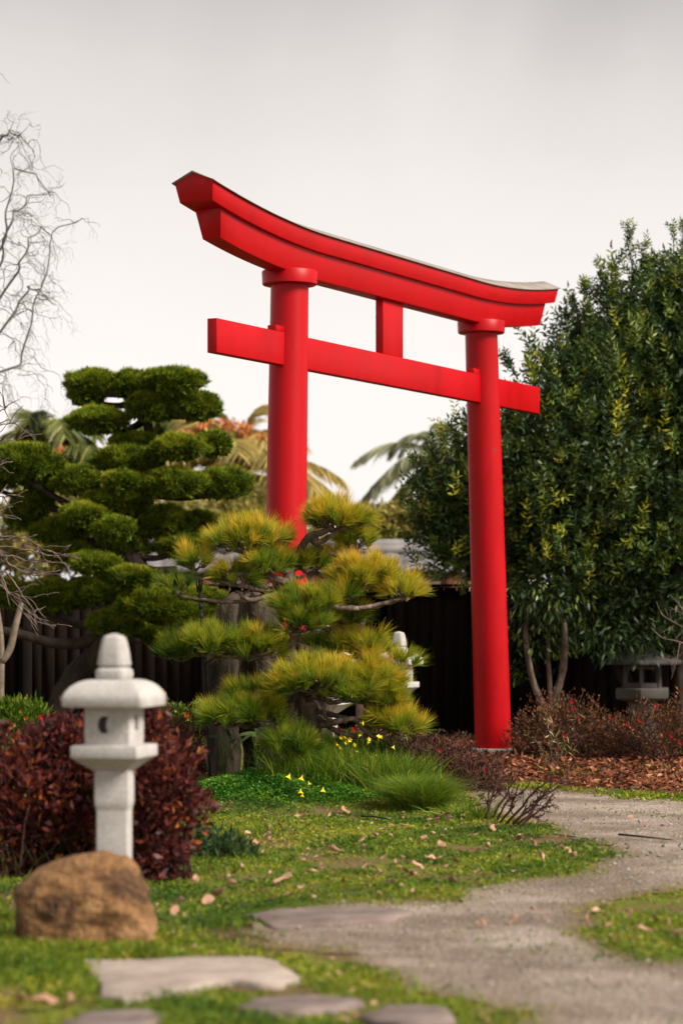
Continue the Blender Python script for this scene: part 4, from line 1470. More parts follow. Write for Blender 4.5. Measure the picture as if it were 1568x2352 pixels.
def weed_plant(label, px, py, hs, n, L, W, mat, up=1.2, Y=None):
    g = gnd(px, py)
    g[2] = float(gz(g[0], g[1]))
    R0 = thing('broadleaf_weed', label, 'plant', g, 'leafy weeds at the foot of the pine')
    mb = MB()
    vg = VEG()
    for i in range(n):
        a_ = rng.random() * 6.28
        e = g + np.array([math.cos(a_) * .10 * rng.random(), math.sin(a_) * .08, hs * (.45 + .55 * rng.random())])
        w_ = wig(g, e, 6, .05)
        mb.tube(w_, np.linspace(.005, .003, 6), 5)
        d = np.array([math.cos(a_), math.sin(a_) * .6, up * rng.uniform(-.4, .6)])
        P0 = e[None]
        v, f, r, t = blade_geo(np.repeat(P0, 1, 0), d[None], L * rng.uniform(.7, 1.2), W, np.array([rng.random() * .9]), bend=np.array([[0, 0, -.55]]), segs=4)
        vg.add((v, f, r, t))
    mb.build('stem', M['stem'], R0, True)
    vg.build('foliage', mat, R0)


weed_plant('tall weed with long drooping green leaves right before the standing stones', 590, 1815, .40, 9, .20, .045, M['bluegreen'])
weed_plant('upright weed with narrow leaves at the base of the grey stone slab', 515, 1825, .42, 7, .12, .035, M['bluegreen'])
weed_plant('low weed with broad leaves left of the pine trunk foot', 655, 1835, .26, 8, .13, .04, M['lush'])
weed_plant('slender weed rising high before the lower pine tufts', 640, 1825, .60, 6, .07, .03, M['lush'])

# yellow flowers on thin stalks
fl = [(783, 1691), (800, 1699), (830, 1688), (842, 1700), (866, 1736), (848, 1742), (822, 1727), (808, 1713), (779, 1712), (803, 1735), (860, 1750), (782, 1741), (835, 1748), (838, 1757), (790, 1690), (826, 1661), (868, 1700), (905, 1712), (955, 1757), (922, 1775), (694, 1781), (666, 1777), (690, 1812), (694, 1822), (708, 1795), (798, 1706), (776, 1722), (850, 1705), (742, 1808), (816, 1840)]
for i, (x, y) in enumerate(fl):
    right = x > 760
    Yf = 18.55 if right else 17.9
    if y > 1800:
        Yf = 17.75
    Yf += rng.normal() * .06
    tip = at(x, y, Yf)
    g = np.array([tip[0] + rng.normal() * .04, Yf + .03, 0])
    g[2] = float(gz(g[0], g[1]))
    if y < 1690 and x > 820 and x < 830:
        lab = 'yellow trumpet flower standing alone above the rest, below the pine limb'
    elif x > 900:
        lab = 'yellow flower bud on a bent stalk before the burgundy shrub'
    elif right:
        lab = 'small yellow trumpet flower in the cluster right of the pine trunk'
    else:
        lab = 'yellow flower drooping over the green clover left of the long grass'
    fo = thing('yellow_flower', lab, 'flower', g, 'yellow flowers on thin stalks')
    mb = MB()
    mb.tube(smooth_path([g, (g + tip) / 2 + rng.normal(size=3) * .015, tip + np.array([0, .004, .008]), tip], 7), np.linspace(.003, .002, 7), 5)
    mb.build('stem', M['stem'], fo, True)
    ax = unit(np.array([rng.normal() * .9, -.6, rng.normal() * .5 - .1]))
    if y > 1770 or x > 900:
        ax = unit(np.array([rng.normal() * .3, -.25, -1]))
    s1 = unit(np.cross(ax, [.2, .3, 1]))
    s2 = np.cross(ax, s1)
    a_ = np.linspace(0, 2 * np.pi, 20, endpoint=False)
    mb = MB()
    rings = []
    sc_ = rng.uniform(.7, 1.1)
    for t, r in ((0, .003), (.012, .005), (.022, .009), (.030, .015), (.034, .021)):
        rr_ = r * (1 + (.28 * np.cos(a_ * 5) if r > .008 else 0)) * sc_
        rings.append(tip + ax * t * sc_ + np.outer(np.cos(a_) * rr_, s1) + np.outer(np.sin(a_) * rr_, s2))
    mb.loft(rings, cap=False)
    mb.build('bloom', M['petal_y'], fo, True)

# dandelion on the lawn
g = gnd(512, 1945)
g[2] = float(gz(g[0], g[1]))
tip = at(512, 1919, g[1] - .02)
da = thing('dandelion', 'single golden dandelion flower on the grey-green plant on the lawn', 'flower', g)
mb = MB()
mb.tube([g, (g + tip) / 2 + [.008, 0, 0], tip], [.003, .003, .003], 6)
mb.build('stem', M['stem'], da, True)
vg = VEG()
D = rdir(60) * [1, 1, .5] + [0, -.3, .45]
vg.add(leaf_geo(np.repeat(tip[None], 60, 0), D, .028, .008, rng.random(60), .1))
vg.build('bloom', M['petal_y'], da)

# ---------------------------------------------------------------- fallen leaves
leafpos = [(1015, 1898, 2), (985, 1903, 1), (946, 2028, 1.7), (928, 2016, 1.6), (1046, 1996, 1.6), (732, 2094, 2.2), (475, 2078, 1.4), (500, 2066, 1.6), (846, 2050, 1.5), (1004, 2090, 1.5), (650, 2040, 1.8), (770, 1976, 1.2), (1310, 1988, 1.6), (1085, 1974, 1.5), (1190, 1946, 1.5),
           (1222, 1956, 1.2), (970, 1951, 1.3), (1032, 1902, 1.3), (790, 1880, 1.6), (1130, 1921, 1.1), (566, 1941, 1.7), (582, 1962, 1.2), (416, 2082, 1.6), (1012, 1962, 1.3), (1000, 1915, 1.2), (1062, 1890, 1.2), (925, 1930, 1.1), (955, 2008, 1.3), (925, 1990, 1.2), (560, 2010, 1.3), (860, 2010, 1.4),
           (700, 1990, 1.1), (830, 1960, 1.1), (880, 1935, 1.0), (905, 2045, 1.1), (790, 2040, 1.4), (620, 2080, 1.6), (530, 2048, 1.2), (1100, 2020, 1.2), (1170, 1990, 1.1), (1240, 1985, 1.0), (1060, 2050, 1.0), (690, 2065, 1.1), (750, 1935, 1.0), (640, 1925, .9), (1120, 1960, 1.1), (1290, 1965, 1.0),
           (450, 2035, 1.2), (400, 2115, 1.4), (1375, 1975, .9), (990, 1985, .9), (880, 1985, .9), (720, 2020, 1.0), (100, 2320, 1.7), (165, 2312, 1.8), (40, 2310, 1.4), (100, 2185, 1.5), (810, 1905, .9), (680, 1895, .9), (920, 1890, 1.0), (860, 1880, .9)]
for _ in range(58):
    leafpos.append((rng.uniform(560, 1230), 1885 + 195 * rng.random() ** 1.1, rng.uniform(.45, .95)))
leafpos = [q_ for q_ in leafpos if not path_mask(np.array([gnd(q_[0], q_[1])[0]]), np.array([gnd(q_[0], q_[1])[1]]))[0]]
patchpos = [(1375, 2100, 1.6), (1500, 2128, 1.8), (1540, 2140, 1.6), (1440, 2115, 1.2), (1400, 2140, 1.2), (1555, 2165, 1.3), (1350, 2120, 1.1), (1480, 2155, 1.2)]
pathpos = [(1225, 2100, 1.1), (1105, 2135, 1.0), (1470, 1900, .9), (1520, 1905, .9), (1180, 2128, .9), (1445, 1885, .8)]


def dead_leaf(kind):
    """curled leaf blade, thin but solid"""
    nl, nw = 9, 5
    V = []
    for i in range(nl):
        t = i / (nl - 1)
        w = .5 * math.sin(math.pi * (.06 + .9 * t) ** .85) * (.36, .5, .42, .30)[kind]
        for j in range(nw):
            s = (j / (nw - 1) - .5) * 2
            cur = (.35, .12, .55, .25)[kind]
            V.append([t - .5 + .05 * math.sin(3 * s + kind), s * w, cur * w * s * s * 1.4 + (.25, .10, .15, .35)[kind] * (t - .5) ** 2 + .05 * math.sin(7 * t + 2 * s + kind)])
    V = np.array(V) * .075
    V[:, 2] -= V[:, 2].min()
    f = [[i * nw + j, i * nw + j + 1, (i + 1) * nw + j + 1, (i + 1) * nw + j] for i in range(nl - 1) for j in range(nw - 1)]
    o = mesh_obj('fallen_leaf', V, f, M['dead'], None, True, {'rnd': np.full(len(V), (.75, .5, .9, .3)[kind]) + .1 * np.sin(V[:, 0] * 90)})
    s = o.modifiers.new('s', 'SOLIDIFY')
    s.thickness = .0008
    return o


protos = [dead_leaf(k_) for k_ in range(4)]
usedp = [False] * 4
slab_p = list(SLABW.values())
for lst, lab, gr in ((leafpos, 'curled pinkish-brown fallen leaf lying on the lawn', 'fallen leaves on the lawn'), (patchpos, 'curled brown fallen leaf on the grass patch beyond the gravel, at the right edge', 'fallen leaves on the grass patch'),
                     (pathpos, 'small brown fallen leaf lying on the gravel path', 'fallen leaves on the path')):
    for (x, y, s) in lst:
        k_ = int(rng.integers(4))
        o = protos[k_]
        if usedp[k_]:
            o = protos[k_].copy()
            COL.objects.link(o)
        usedp[k_] = True
        g = gnd(x, y)
        o.location = (g[0], g[1], float(gz(g[0], g[1])) + .022 + (.02 if lst is leafpos else 0) * rng.random())
        o.rotation_euler = (rng.normal() * .55 + .2, rng.normal() * .4, rng.random() * 6.28)
        o.scale = (s * .92 * rng.uniform(.85, 1.1), s * .92 * rng.uniform(.8, 1.25), s * rng.uniform(.7, 1.5))
        tag(o, lab, 'leaf', gr)

# crumbs of leaf and twig in the turf
n = 2600
lx_, ly_ = rng.uniform(-2.4, 3.2, n), rng.uniform(8.2, 18.5, n)
kp = (~path_mask(lx_, ly_) | (rng.random(n) < .2)) & (clumpnoise(lx_, ly_, 1.9, 3.3) > -.25)
lx_, ly_ = lx_[kp], ly_[kp]
n = len(lx_)
vg = VEG()
vg.add(leaf_geo(np.column_stack([lx_, ly_, gz(lx_, ly_) + .016 + .012 * rng.random(n)]), np.column_stack([rng.normal(size=(n, 2)), rng.normal(size=n) * .3]), .012 + .03 * rng.random(n) ** 2, .006 + .012 * rng.random(n), rng.random(n) * .8, .2))
tag(vg.build('leaf_litter', M['dead']), kind='stuff')

# sticks on the lawn
for (pts, lab) in (([(830, 1896), (862, 1899), (895, 1908)], 'thin dark stick lying on the lawn below the long grass'), ([(1420, 1925), (1480, 1932), (1540, 1940)], 'straight thin twig lying on the gravel path')):
    P = [gnd(*q_) + np.array([0, 0, .03]) for q_ in pts]
    P = [np.array([p_[0], p_[1], float(gz(p_[0], p_[1])) + .03]) for p_ in P]
    mb = MB()
    mb.tube(smooth_path(P, 8), np.linspace(.008, .004, 8), 6)
    tag(mb.build('stick', M['bark_dark'], None, True, origin=P[0]), lab, 'stick')

# bark-chip mulch
n = 42000
mx_ = rng.uniform(.2, 7.0, n)
my_ = rng.uniform(18.0, 29, n)
kp = inpoly(mx_ + wob(mx_, my_, 4, .05)[0], my_ + wob(mx_, my_, 4, .12)[1], MULCH)
mx_, my_ = mx_[kp], my_[kp]
n = len(mx_)
P = np.column_stack([mx_, my_, gz(mx_, my_) + .012 + .035 * rng.random(n)])
D = np.column_stack([rng.normal(size=(n, 2)), rng.normal(size=n) * .35])
vg = VEG()
vg.add(leaf_geo(P, D, .04 + .06 * rng.random(n), .014 + .016 * rng.random(n), rng.random(n), .12))
tag(vg.build('bark_mulch', M['mulch']), kind='stuff')
# weeds along the mulch edge
n = 2600
t = rng.random(n)
ex = 1060 + t * 560
ey = np.interp(ex, [1060, 1250, 1400, 1568, 1650], [1806, 1814, 1827, 1840, 1846]) + rng.normal(size=n) * 4 + 2
Yv = CH * F / (ey - HY)
x = (ex - HX) / F * Yv
kp = clumpnoise(x, Yv, 4.0, .9) > .08
x, Yv = x[kp], Yv[kp]
n = len(x)
vg = VEG()
vg.add(leaf_geo(np.column_stack([x, Yv, gz(x, Yv) + .02 * rng.random(n)]), np.column_stack([rng.normal(size=(n, 2)), .9 * np.ones(n)]), .04, .016, .3 + .6 * rng.random(n), .1))
tag(vg.build('edge_weeds', M['grass']), kind='stuff')

# ---------------------------------------------------------------- fence, house, posts
FY = 28.9
fz = 1.78
x0, x1 = -8.5, 10.5
fence = thing('wooden_fence', 'long dark vertical board fence across the back of the garden', 'fence', (0, FY, 0))
mb = MB()
x = x0
while x < x1:
    w = .145 + .01 * rng.random()
    mb.box((x + w / 2, FY + rng.normal() * .004, fz / 2 + .02), (w - .008, .022, fz - .06 + rng.normal() * .008))
    x += w
mb.box(((x0 + x1) / 2, FY + .016, fz / 2 - .02), (x1 - x0, .008, fz - .06))
mb.build('board_panel', M['fence'], fence)
mb = MB()
for z in (.35, 1.45):
    mb.box(((x0 + x1) / 2, FY + .04, z), (x1 - x0, .045, .09))
mb.box(((x0 + x1) / 2, FY - .005, fz + .012), (x1 - x0, .12, .035))
mb.build('rail', M['fence'], fence)
pxs = [(65 - HX) / F * FY + k_ * 2.12 for k_ in range(-2, 8)] + [(881 - HX) / F * FY]
for xp in pxs:
    mb = MB()
    mb.box((xp, FY - .06, fz / 2 - .02), (.10, .085, fz))
    mb.build('post', M['fence_post'], fence, False, .006)

HY_ = 33.5
house = thing('garden_house', 'low pinkish building with grey tiled roof showing over the dark fence', 'house', (0, HY_, 0))
xl, xr = at(250, 0, HY_)[0], at(1110, 0, HY_)[0]
mb = MB()
mb.box(((xl + xr) / 2, HY_ + 1.0, 1.03), (xr - xl - .3, 2.1, 2.06))
wall = mb.build('wall', M['plaster'], house)
mb = MB()
for xp in np.linspace(xl + .5, xr - .45, 6):
    mb.box((xp, HY_ - .07, 1.02), (.16, .06, 2.04))
mb.build('timber_frame', M['timber_red'], house)
# corrugated tile slope
ze, zr = at(0, 1312, HY_)[2], at(0, 1268, HY_)[2]
cols = np.arange(xl, xr, .035)
rings = []
V = []
for j in range(9):
    f = j / 8
    for xx in cols:
        zc = .035 * abs(math.sin(xx * math.pi / .28)) + .012 * (1 - (f * 8 % 1))
        V.append([xx, HY_ - .15 + f * 1.35, ze + (zr - ze) * f + zc])
nc = len(cols)
V = np.array(V)
V2 = V - np.array([0, 0, .06])
fs = []
for j in range(8):
    for i in range(nc - 1):
        a_ = j * nc + i
        fs.append([a_, a_ + 1, a_ + nc + 1, a_ + nc])
        b_ = a_ + len(V)
        fs.append([b_, b_ + nc, b_ + nc + 1, b_ + 1])
for i in range(nc - 1):
    fs.append([i, i + len(V), i + 1 + len(V), i + 1])
roof = mesh_obj('roof', np.vstack([V, V2]), fs, M['tile'], house, True)
V3 = V.copy()
V3[:, 1] = 2 * (HY_ + 1.2) - V3[:, 1]
mesh_obj('roof', np.vstack([V3, V3 - np.array([0, 0, .06])]), fs, M['tile'], house, True)
mb = MB()
mb.box(((xl + xr) / 2, HY_ + 1.2, zr + .07), (xr - xl + .1, .26, .12))
mb.tube([(xl - .05, HY_ + 1.2, zr + .14), (xr + .05, HY_ + 1.2, zr + .14)], .08, 10)
mb.build('ridge', M['tile'], roof)

HY2 = 40.0
h2 = thing('distant_house', 'brown-roofed house just visible over the grey tiled roof', 'house', (at(940, 0, HY2)[0], HY2, 0))
xl, xr = at(700, 0, HY2)[0], at(1250, 0, HY2)[0]
mb = MB()
mb.box(((xl + xr) / 2, HY2 + 1.5, 1.1), (xr - xl - .6, 2.6, 2.2))
mb.build('wall', M['timber_red'], h2)
mb = MB()
zt, zb = at(0, 1236, HY2)[2], at(0, 1290, HY2)[2]
mb.loft([np.array([[xx, HY2 - .2, zb], [xx, HY2 + 1.5, zt], [xx, HY2 + 3.2, zb], [xx, HY2 + 3.2, zb - .1], [xx, HY2 + 1.5, zt - .12], [xx, HY2 - .2, zb - .1]]) for xx in (xl, xr)])
mb.build('roof', M['tile_brown'], h2)

gp = at(826, 1420, 27.0)
post = thing('ball_topped_post', 'faded pink post with white ball cap in front of the dark fence', 'post', (gp[0], 27.0, 0))
zt = at(0, 1436, 27.)[2]
mb = MB()
mb.tube([(gp[0], 27, -.05), (gp[0], 27, zt)], .045, 12)
mb.build('shaft', M['post_pink'], post, True)
mb = MB()
a_ = np.linspace(0, 2 * np.pi, 16, endpoint=False)
mb.loft([np.column_stack([gp[0] + r * np.cos(a_), 27 + r * np.sin(a_), np.full(16, z)]) for z, r in [(zt - .01, .03)] + [(zt + .06 - .065 * math.cos(t), .07 * math.sin(t) + .004) for t in np.linspace(.5, 3.1, 9)]])
mb.build('ball_cap', M['ball_white'], post, True)

# ---------------------------------------------------------------- palms


def palm(label, px, py, Y, fronds, mat, fruit=(), trunk_r=.14):
    c = at(px, py, Y)
    R0 = thing('palm_tree', label, 'palm tree', (c[0], Y, 0), 'palms beyond the garden')
    mb = MB()
    zz = np.linspace(-.1, c[2], 24)
    mb.tube(np.column_stack([c[0] + .1 * np.sin(zz * .5), np.full(24, Y), zz]), trunk_r * (1 + .12 * (np.arange(24) % 2)), 10)
    mb.build('trunk', M['bark_pale'], R0, True)
    vg = VEG()
    rb = MB()
    for (az, el, L, dr) in fronds:
        d = np.array([math.cos(az) * math.cos(el), math.sin(az) * math.cos(el), math.sin(el)])
        t = np.linspace(0, 1, 26)[:, None]
        P = c + d * L * t + np.array([0, 0, -1]) * dr * L * t ** 2.2
        rb.tube(P, np.linspace(.022, .006, 26), 5)
        Tn = unit(np.gradient(P, axis=0))
        Sd = unit(np.cross(Tn, [0, 0, 1]))
        j = np.repeat(np.arange(3, 26), 3)
        jit = rng.random(len(j))
        Pj = P[j] + Tn[j] * (jit[:, None] - .5) * L / 26
        ll = L * .26 * np.sin(np.pi * np.clip(j / 27, .08, .95)) ** .6
        for s in (-1, 1):
            D = Sd[j] * s * .75 + Tn[j] * .75 + np.array([0, 0, -.12]) + rng.normal(size=Pj.shape) * .08
            bend = np.repeat([[0, 0, -.38]], len(j), 0)
            vg.add(blade_geo(Pj, D, ll, .05, np.clip(rng.random(len(j)) * .8 + rng.normal() * .1, 0, 1), bend, 3))
    vg.build('crown', mat, R0)
    rb.build('frond_rib', M['stem'], R0, True)
    for (x, y, w, h) in fruit:
        vg = VEG()
        P, Nn, q = blob_points(at(x, y, Y - .9), np.array([w, w, h]) * Y / F, 110, .5, rng.random()*9, .2)
        vg.add(leaf_geo(P, Nn * .4 + [0, 0, -.8], .10, .035, rng.random(110), .3))
        vg.build('fruit_cluster', M['fruit'], R0)


def fr(n, L, lo_=-.2, hi=1.3, dr=.7, seed=0):
    r = np.random.default_rng(seed)
    return [(k_ * 2.399 + r.normal() * .15, lo_ + (hi - lo_) * r.random(), L * r.uniform(.8, 1.15), dr * r.uniform(.7, 1.3)) for k_ in range(n)]


palm('green palm with arching fronds left of the cloud-pruned tree top', 110, 1060, 44, fr(26, 2.3, -.1, 1.35, .85, 1) + [(.2, 1.1, 2.1, .55), (2.9, 1.0, 1.6, .9)], M['palm'], [(135, 1040, 16, 26)])
palm('golden-green palm with orange fruit bunches just left of the torii left pillar', 525, 1085, 46, fr(44, 2.7, -.6, 1.3, .65, 2), M['palm_gold'], [(515, 970, 34, 20), (598, 1010, 13, 22), (430, 992, 22, 13), (562, 985, 16, 20), (470, 975, 14, 18)])
palm('dark green palm whose crown tops out behind the cloud-pruned tree', 420, 985, 48, fr(18, 1.5, .0, 1.3, .95, 3) + [(.1, .9, 1.7, .8), (.4, .7, 1.6, .9)], M['palm'])
palm('hazy palm with drooping fronds seen through the torii opening', 1020, 1050, 50, [(3.14, .55, 2.1, .55), (3.05, .95, 1.9, .75), (2.9, .2, 1.9, .75), (3.4, -.1, 2.0, .5), (3.0, .05, 1.5, .45), (3.3, 1.05, 1.8, .8), (2.6, -.3, 1.6, .5), (.2, .9, 1.7, .8), (3.6, .3, 1.7, .7), (1.6, 1.3, 1.5, .5), (3.2, -.6, 1.6, .2), (0, .2, 1.6, .6), (4.5, .6, 1.5, .9), (2.8, 1.3, 1.7, .9)], M['palm_hazed'])

# bushy trees beyond
for (lab, Y, bl, hh) in (('broad pale green bushy tree far behind the cloud-pruned tree', 42, [(250, 1190, 170, 110), (400, 1230, 140, 90), (90, 1230, 150, 100)], 0),
                         ('warm yellow-green bushy tree behind the torii left pillar', 41, [(560, 1210, 90, 90), (640, 1240, 70, 70), (480, 1250, 90, 70)], 0),
                         ('small olive bushy tree over the roof seen through the torii', 43, [(880, 1215, 60, 50), (930, 1190, 45, 45), (830, 1240, 60, 40), (985, 1230, 50, 50)], 0)):
    c0 = at(bl[0][0], 1420, Y)
    R0 = thing('background_tree', lab, 'tree', (c0[0], Y, 0), 'trees beyond the garden')
    vg = VEG()
    mb = MB()
    for (x, y, rx, ry) in bl:
        c = at(x, y, Y)
        R = np.array([rx, rx, ry]) * Y / F
        P, Nn, q = blob_points(c, R, int(2600 * rx / 100), .45, rng.random() * 30, .4, 2.2)
        vg.add(leaf_geo(P, Nn + rng.normal(size=P.shape) * .6, .13, .06, np.clip(rng.random(len(P)) * .8 + .4 * vnoise(P, 2., 1.), 0, 1), .2))
        mb.tube(smooth_path([(c0[0], Y, -.05), (c0[0] * .5 + c[0] * .5, Y, c[2] * .5), tuple(c)], 10), np.linspace(.16, .05, 10), 8)
    mb.build('trunk', M['bark_dark'], R0, True)
    vg.build('crown', M['fartree'], R0)

# ---------------------------------------------------------------- bare trees


def grow(mb, p, d, L, r, depth, curl, gravity, kids, seg=9):
    pts = [p]
    ph = rng.random(3) * 6.28
    fq = rng.uniform(.8, 1.5)
    for i in range(seg):
        tt = (i + 1) / seg
        wv = np.array([math.sin(ph[0] + tt * 9 * fq), math.sin(ph[1] + tt * 8 * fq), math.sin(ph[2] + tt * 10 * fq)]) * curl
        d = unit(d + wv * .5 + np.array([0, 0, gravity]))
        pts.append(pts[-1] + d * L / seg)
    pts = np.array(pts)
    mb.tube(pts, np.linspace(r, r * .45, len(pts)) * .52, 4)
    if depth > 0:
        for _ in range(kids):
            j = rng.integers(2, len(pts))
            nd = unit(d + rng.normal(size=3) * np.array([.9, .6, .7]))
            grow(mb, pts[j], nd, L * rng.uniform(.45, .75), r * .55, depth - 1, curl, gravity, kids, seg)


WY = 27.5
wb = at(-170, 1700, WY)
wb[2] = 0
wil = thing('curly_willow', 'leafless curly willow with thin contorted branches against the sky at the left edge', 'tree', wb)
mb = MB()
w_ = smooth_path([wb, at(-160, 1300, WY), at(-140, 1000, WY), at(-110, 700, WY), at(-90, 420, WY)], 30)
mb.tube(w_, np.linspace(.10, .03, 30), 8)
mb.build('trunk', M['willow'], wil, True)
mb = MB()
mains = [[(-120, 860), (0, 860), (70, 840), (110, 760), (150, 660), (205, 540), (290, 500)], [(-110, 760), (0, 620), (40, 520), (90, 470), (160, 440)], [(-110, 800), (40, 640), (80, 580), (130, 530), (180, 530)],
         [(-100, 480), (0, 330), (30, 300), (70, 310), (120, 345)], [(-100, 620), (-10, 580), (30, 480), (60, 390), (140, 400), (190, 440)], [(-120, 900), (60, 700), (120, 660), (190, 700)]]
mains = [[(x * .62, y) for x, y in m_] for m_ in mains]
for m_ in mains:
    w_ = smooth_path([at(x + rng.normal() * 4, y + rng.normal() * 4, WY + rng.normal() * .1) for x, y in m_], 26)
    w_ = w_ + np.column_stack([.03 * np.sin(np.arange(26) * 1.1), np.zeros(26), .03 * np.cos(np.arange(26) * .9)])
    mb.tube(w_, np.linspace(.017, .005, 26), 6)
    for _ in range(15):
        j = rng.integers(4, 25)
        d = unit(np.array([rng.normal() * .8 + .25, rng.normal() * .5, rng.normal() * .6]))
        grow(mb, w_[j], d, rng.uniform(.3, .65), .0085, 2, .95, -.06, 2)
for (x, y) in ((-20, 700), (0, 760), (20, 800), (-10, 650), (10, 600), (30, 730), (0, 880), (20, 920), (40, 860), (80, 820), (-20, 840), (-10, 560)):
    grow(mb, at(x, y, WY), unit(np.array([.8, rng.normal() * .3, rng.normal() * .5])), rng.uniform(.4, .8), .009, 2, .95, -.16, 3)
mb.build('branch', M['willow'], wil, True)
mb = MB()
grow(mb, at(-40, 150, WY), unit(np.array([1, 0, -.2])), .42, .008, 0, .7, -.05, 0)
mb.build('twig', M['willow'], wil, True)

BY = 17.8
bb = at(-210, 1420, BY)
bb[2] = 0
bare = thing('bare_maple', 'leafless pinkish-grey shrub branches reaching in from the left edge', 'tree', bb)
mb = MB()
mb.tube(smooth_path([bb, at(-200, 1600, BY), at(-170, 1400, BY), at(-150, 1250, BY), at(-140, 1050, BY)], 20), np.linspace(.055, .025, 20), 8)
mb.build('trunk', M['twig'], bare, True)
mb = MB()


def tw_branch(pts, r, kids):
    w_ = smooth_path([at(x, y, BY + rng.normal() * .04) for x, y in pts], 22)
    w_ = w_ + rng.normal(size=w_.shape) * .004
    mb.tube(w_, np.linspace(r, .0028, 22), 6)
    for _ in range(kids):
        j = rng.integers(6, 21)
        d = unit(w_[min(j + 1, 21)] - w_[j - 1])
        nd = unit(d + rng.normal(size=3) * np.array([.35, .4, .4]))
        L = rng.uniform(.08, .24)
        k_ = wig(w_[j], w_[j] + nd * L, 6, .05, .03)
        mb.tube(k_, np.linspace(.0045, .002, 6), 5)
        for e in k_[2:]:
            if rng.random() < .5:
                mb.tube([e, e + rdir(1)[0] * .012], [.0035, .0015], 4)


for pts in ([(-150, 1260), (0, 1232), (60, 1240), (110, 1265), (150, 1275)], [(-150, 1270), (0, 1255), (90, 1270), (130, 1280), (182, 1278)], [(-150, 1290), (0, 1275), (60, 1285), (100, 1290), (152, 1293)], [(-150, 1280), (-20, 1262), (30, 1300), (80, 1320), (140, 1310)],
            [(-160, 1320), (-20, 1300), (20, 1355), (60, 1400), (125, 1445)], [(-160, 1330), (-20, 1320), (10, 1350), (40, 1390), (70, 1420), (130, 1440)], [(-160, 1340), (-30, 1330), (20, 1360), (60, 1370), (85, 1372)], [(-160, 1310), (0, 1310), (40, 1350), (70, 1390), (80, 1410)],
            [(-150, 1240), (-30, 1240), (20, 1240), (50, 1250), (120, 1268)], [(-150, 1280), (-40, 1250), (10, 1290), (50, 1310), (85, 1312)], [(-150, 1080), (-40, 1040), (10, 1012), (40, 1010), (52, 988)], [(-150, 1060), (-40, 990), (10, 975), (38, 972)], [(-150, 1100), (-30, 1080), (0, 1068), (28, 1058)], [(-150, 980), (-30, 950), (5, 942), (15, 935)], [(-150, 1180), (-20, 1145), (10, 1140), (48, 1138)], [(-150, 1200), (-20, 1185), (0, 1170), (30, 1163)]):
    tw_branch(pts, .0075, 5)
mb.build('branch', M['twig'], bare, True)

SY = 25.0
sb = at(10, 1420, SY)
sb[2] = 0
sap = thing('pale_sapling', 'thin pale forked sapling trunk at the left edge before the dark fence', 'tree', sb)
mb = MB()
for pts in ([(4, 1700), (2, 1600), (4, 1500), (0, 1440), (-8, 1390)], [(4, 1520), (24, 1490), (36, 1440), (46, 1400), (50, 1385)]):
    mb.tube(smooth_path([at(x, y, SY) for x, y in pts], 14), np.linspace(.042, .026, 14), 8)
mb.build('trunk', M['bark_pale'], sap, True)

RY = 23.8
rb_ = at(1640, 1420, RY)
rb_[2] = 0
rt = thing('bare_shrub', 'few bare curved twigs entering at the right edge before the dark lantern', 'shrub', rb_)
for pts, r in (([(1640, 1760), (1630, 1600), (1600, 1500), (1560, 1475), (1520, 1465), (1494, 1442)], .012), ([(1630, 1600), (1600, 1460), (1565, 1440), (1530, 1420), (1516, 1408)], .010), ([(1560, 1475), (1552, 1520), (1540, 1560)], .007), ([(1600, 1460), (1570, 1410), (1556, 1380)], .008)):
    mb = MB()
    w_ = smooth_path([at(x, y, RY + rng.normal() * .03) for x, y in pts], 16)
    mb.tube(w_, np.linspace(r, .004, 16), 6)
    for _ in range(5):
        j = rng.integers(4, 15)
        mb.tube(wig(w_[j], w_[j] + np.array([rng.normal() * .06, 0, .07 + .08 * rng.random()]), 4, .05), [.004, .003, .003, .002], 5)
    mb.build('branch', M['twig'], rt, True)

# ---------------------------------------------------------------- sky, sun, camera
AZ, EL = math.radians(63), math.radians(40)      # sun stands behind the photographer's right shoulder
S = Vector((math.sin(AZ) * math.cos(EL), -math.cos(AZ) * math.cos(EL), math.sin(EL)))
w = bpy.data.worlds.new('World')
scene.world = w
w.use_nodes = True
nt = w.node_tree
N, Lk = nt.nodes, nt.links
bg = N['Background']
sky = N.new('ShaderNodeTexSky')
sky.sky_type = 'NISHITA'
sky.sun_disc = False
sky.sun_elevation = EL
sky.sun_rotation = math.atan2(S.x, S.y)
sky.dust_density = 4
tc = N.new('ShaderNodeTexCoord')
sx = N.new('ShaderNodeSeparateXYZ')
Lk.new(tc.outputs['Generated'], sx.inputs[0])
nn = N.new('ShaderNodeTexNoise')
nn.inputs['Scale'].default_value = 6.0
nn.inputs['Detail'].default_value = 5
nn.inputs['Distortion'].default_value = .4
Lk.new(tc.outputs['Generated'], nn.inputs['Vector'])
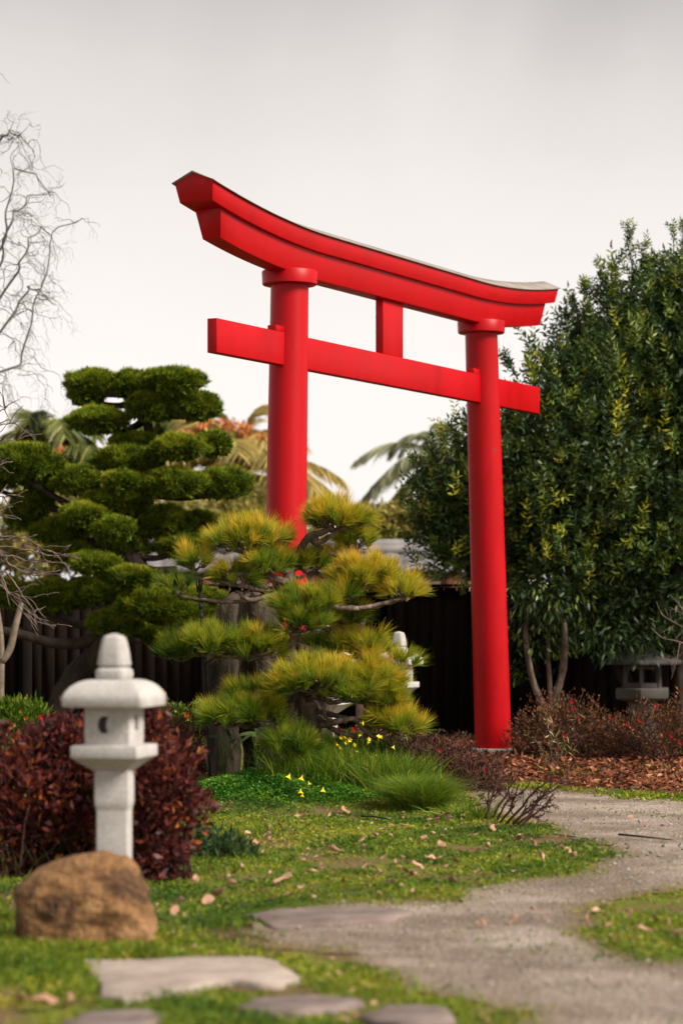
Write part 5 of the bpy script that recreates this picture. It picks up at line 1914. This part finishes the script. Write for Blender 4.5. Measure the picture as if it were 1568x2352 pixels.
ad = N.new('ShaderNodeMath')
ad.operation = 'MULTIPLY_ADD'
ad.inputs[1].default_value = .085
Lk.new(nn.outputs['Fac'], ad.inputs[0])
Lk.new(sx.outputs[2], ad.inputs[2])
cl = ramp(nt, [(0, (7.9, 7.5, 7.25)), (.14, (7.8, 7.35, 7.05)), (.215, (7.0, 6.55, 6.25)), (.26, (5.9, 5.5, 5.25)), (.30, (4.3, 4.05, 3.88)), (.5, (2.6, 2.5, 2.5)), (1, (2.6, 2.5, 2.5))])  # dome above the view darkened to cut the ambient fill
Lk.new(ad.outputs[0], cl.inputs[0])
mx = N.new('ShaderNodeMix')
mx.data_type = 'RGBA'
mx.inputs[0].default_value = .94                  # almost closed cloud deck in front of the clear sky
Lk.new(sky.outputs[0], mx.inputs[6])
Lk.new(cl.outputs[0], mx.inputs[7])
Lk.new(mx.outputs[2], bg.inputs[0])
bg.inputs[1].default_value = .10

ld = bpy.data.lights.new('sun', 'SUN')
ld.energy = 4.6
ld.angle = math.radians(22)
ld.color = (1, .92, .80)
lo = bpy.data.objects.new('sun', ld)
COL.objects.link(lo)
lo.rotation_euler = S.to_track_quat('Z', 'Y').to_euler()
lo.location = S * 50

cam = bpy.data.cameras.new('camera')
cam.lens = 85
cam.sensor_fit = 'VERTICAL'
cam.sensor_height = 36
cam.sensor_width = 24
cam.shift_y = (HY - 1176) / 2352
cam.clip_end = 3000
cam.dof.use_dof = True
cam.dof.focus_distance = 18.9
cam.dof.aperture_fstop = 1.9
co = bpy.data.objects.new('camera', cam)
COL.objects.link(co)
co.location = (0, 0, CH)
co.rotation_euler = (math.pi / 2, 0, 0)
scene.camera = co

scene.view_settings.view_transform = 'Standard'
scene.view_settings.look = 'None'
scene.view_settings.exposure = .45
scene.view_settings.gamma = 1
scene.render.engine = 'CYCLES'
scene.cycles.use_denoising = True
scene.cycles.max_bounces = 6
scene.cycles.transparent_max_bounces = 4
scene.cycles.use_adaptive_sampling = True
scene.cycles.adaptive_threshold = .02
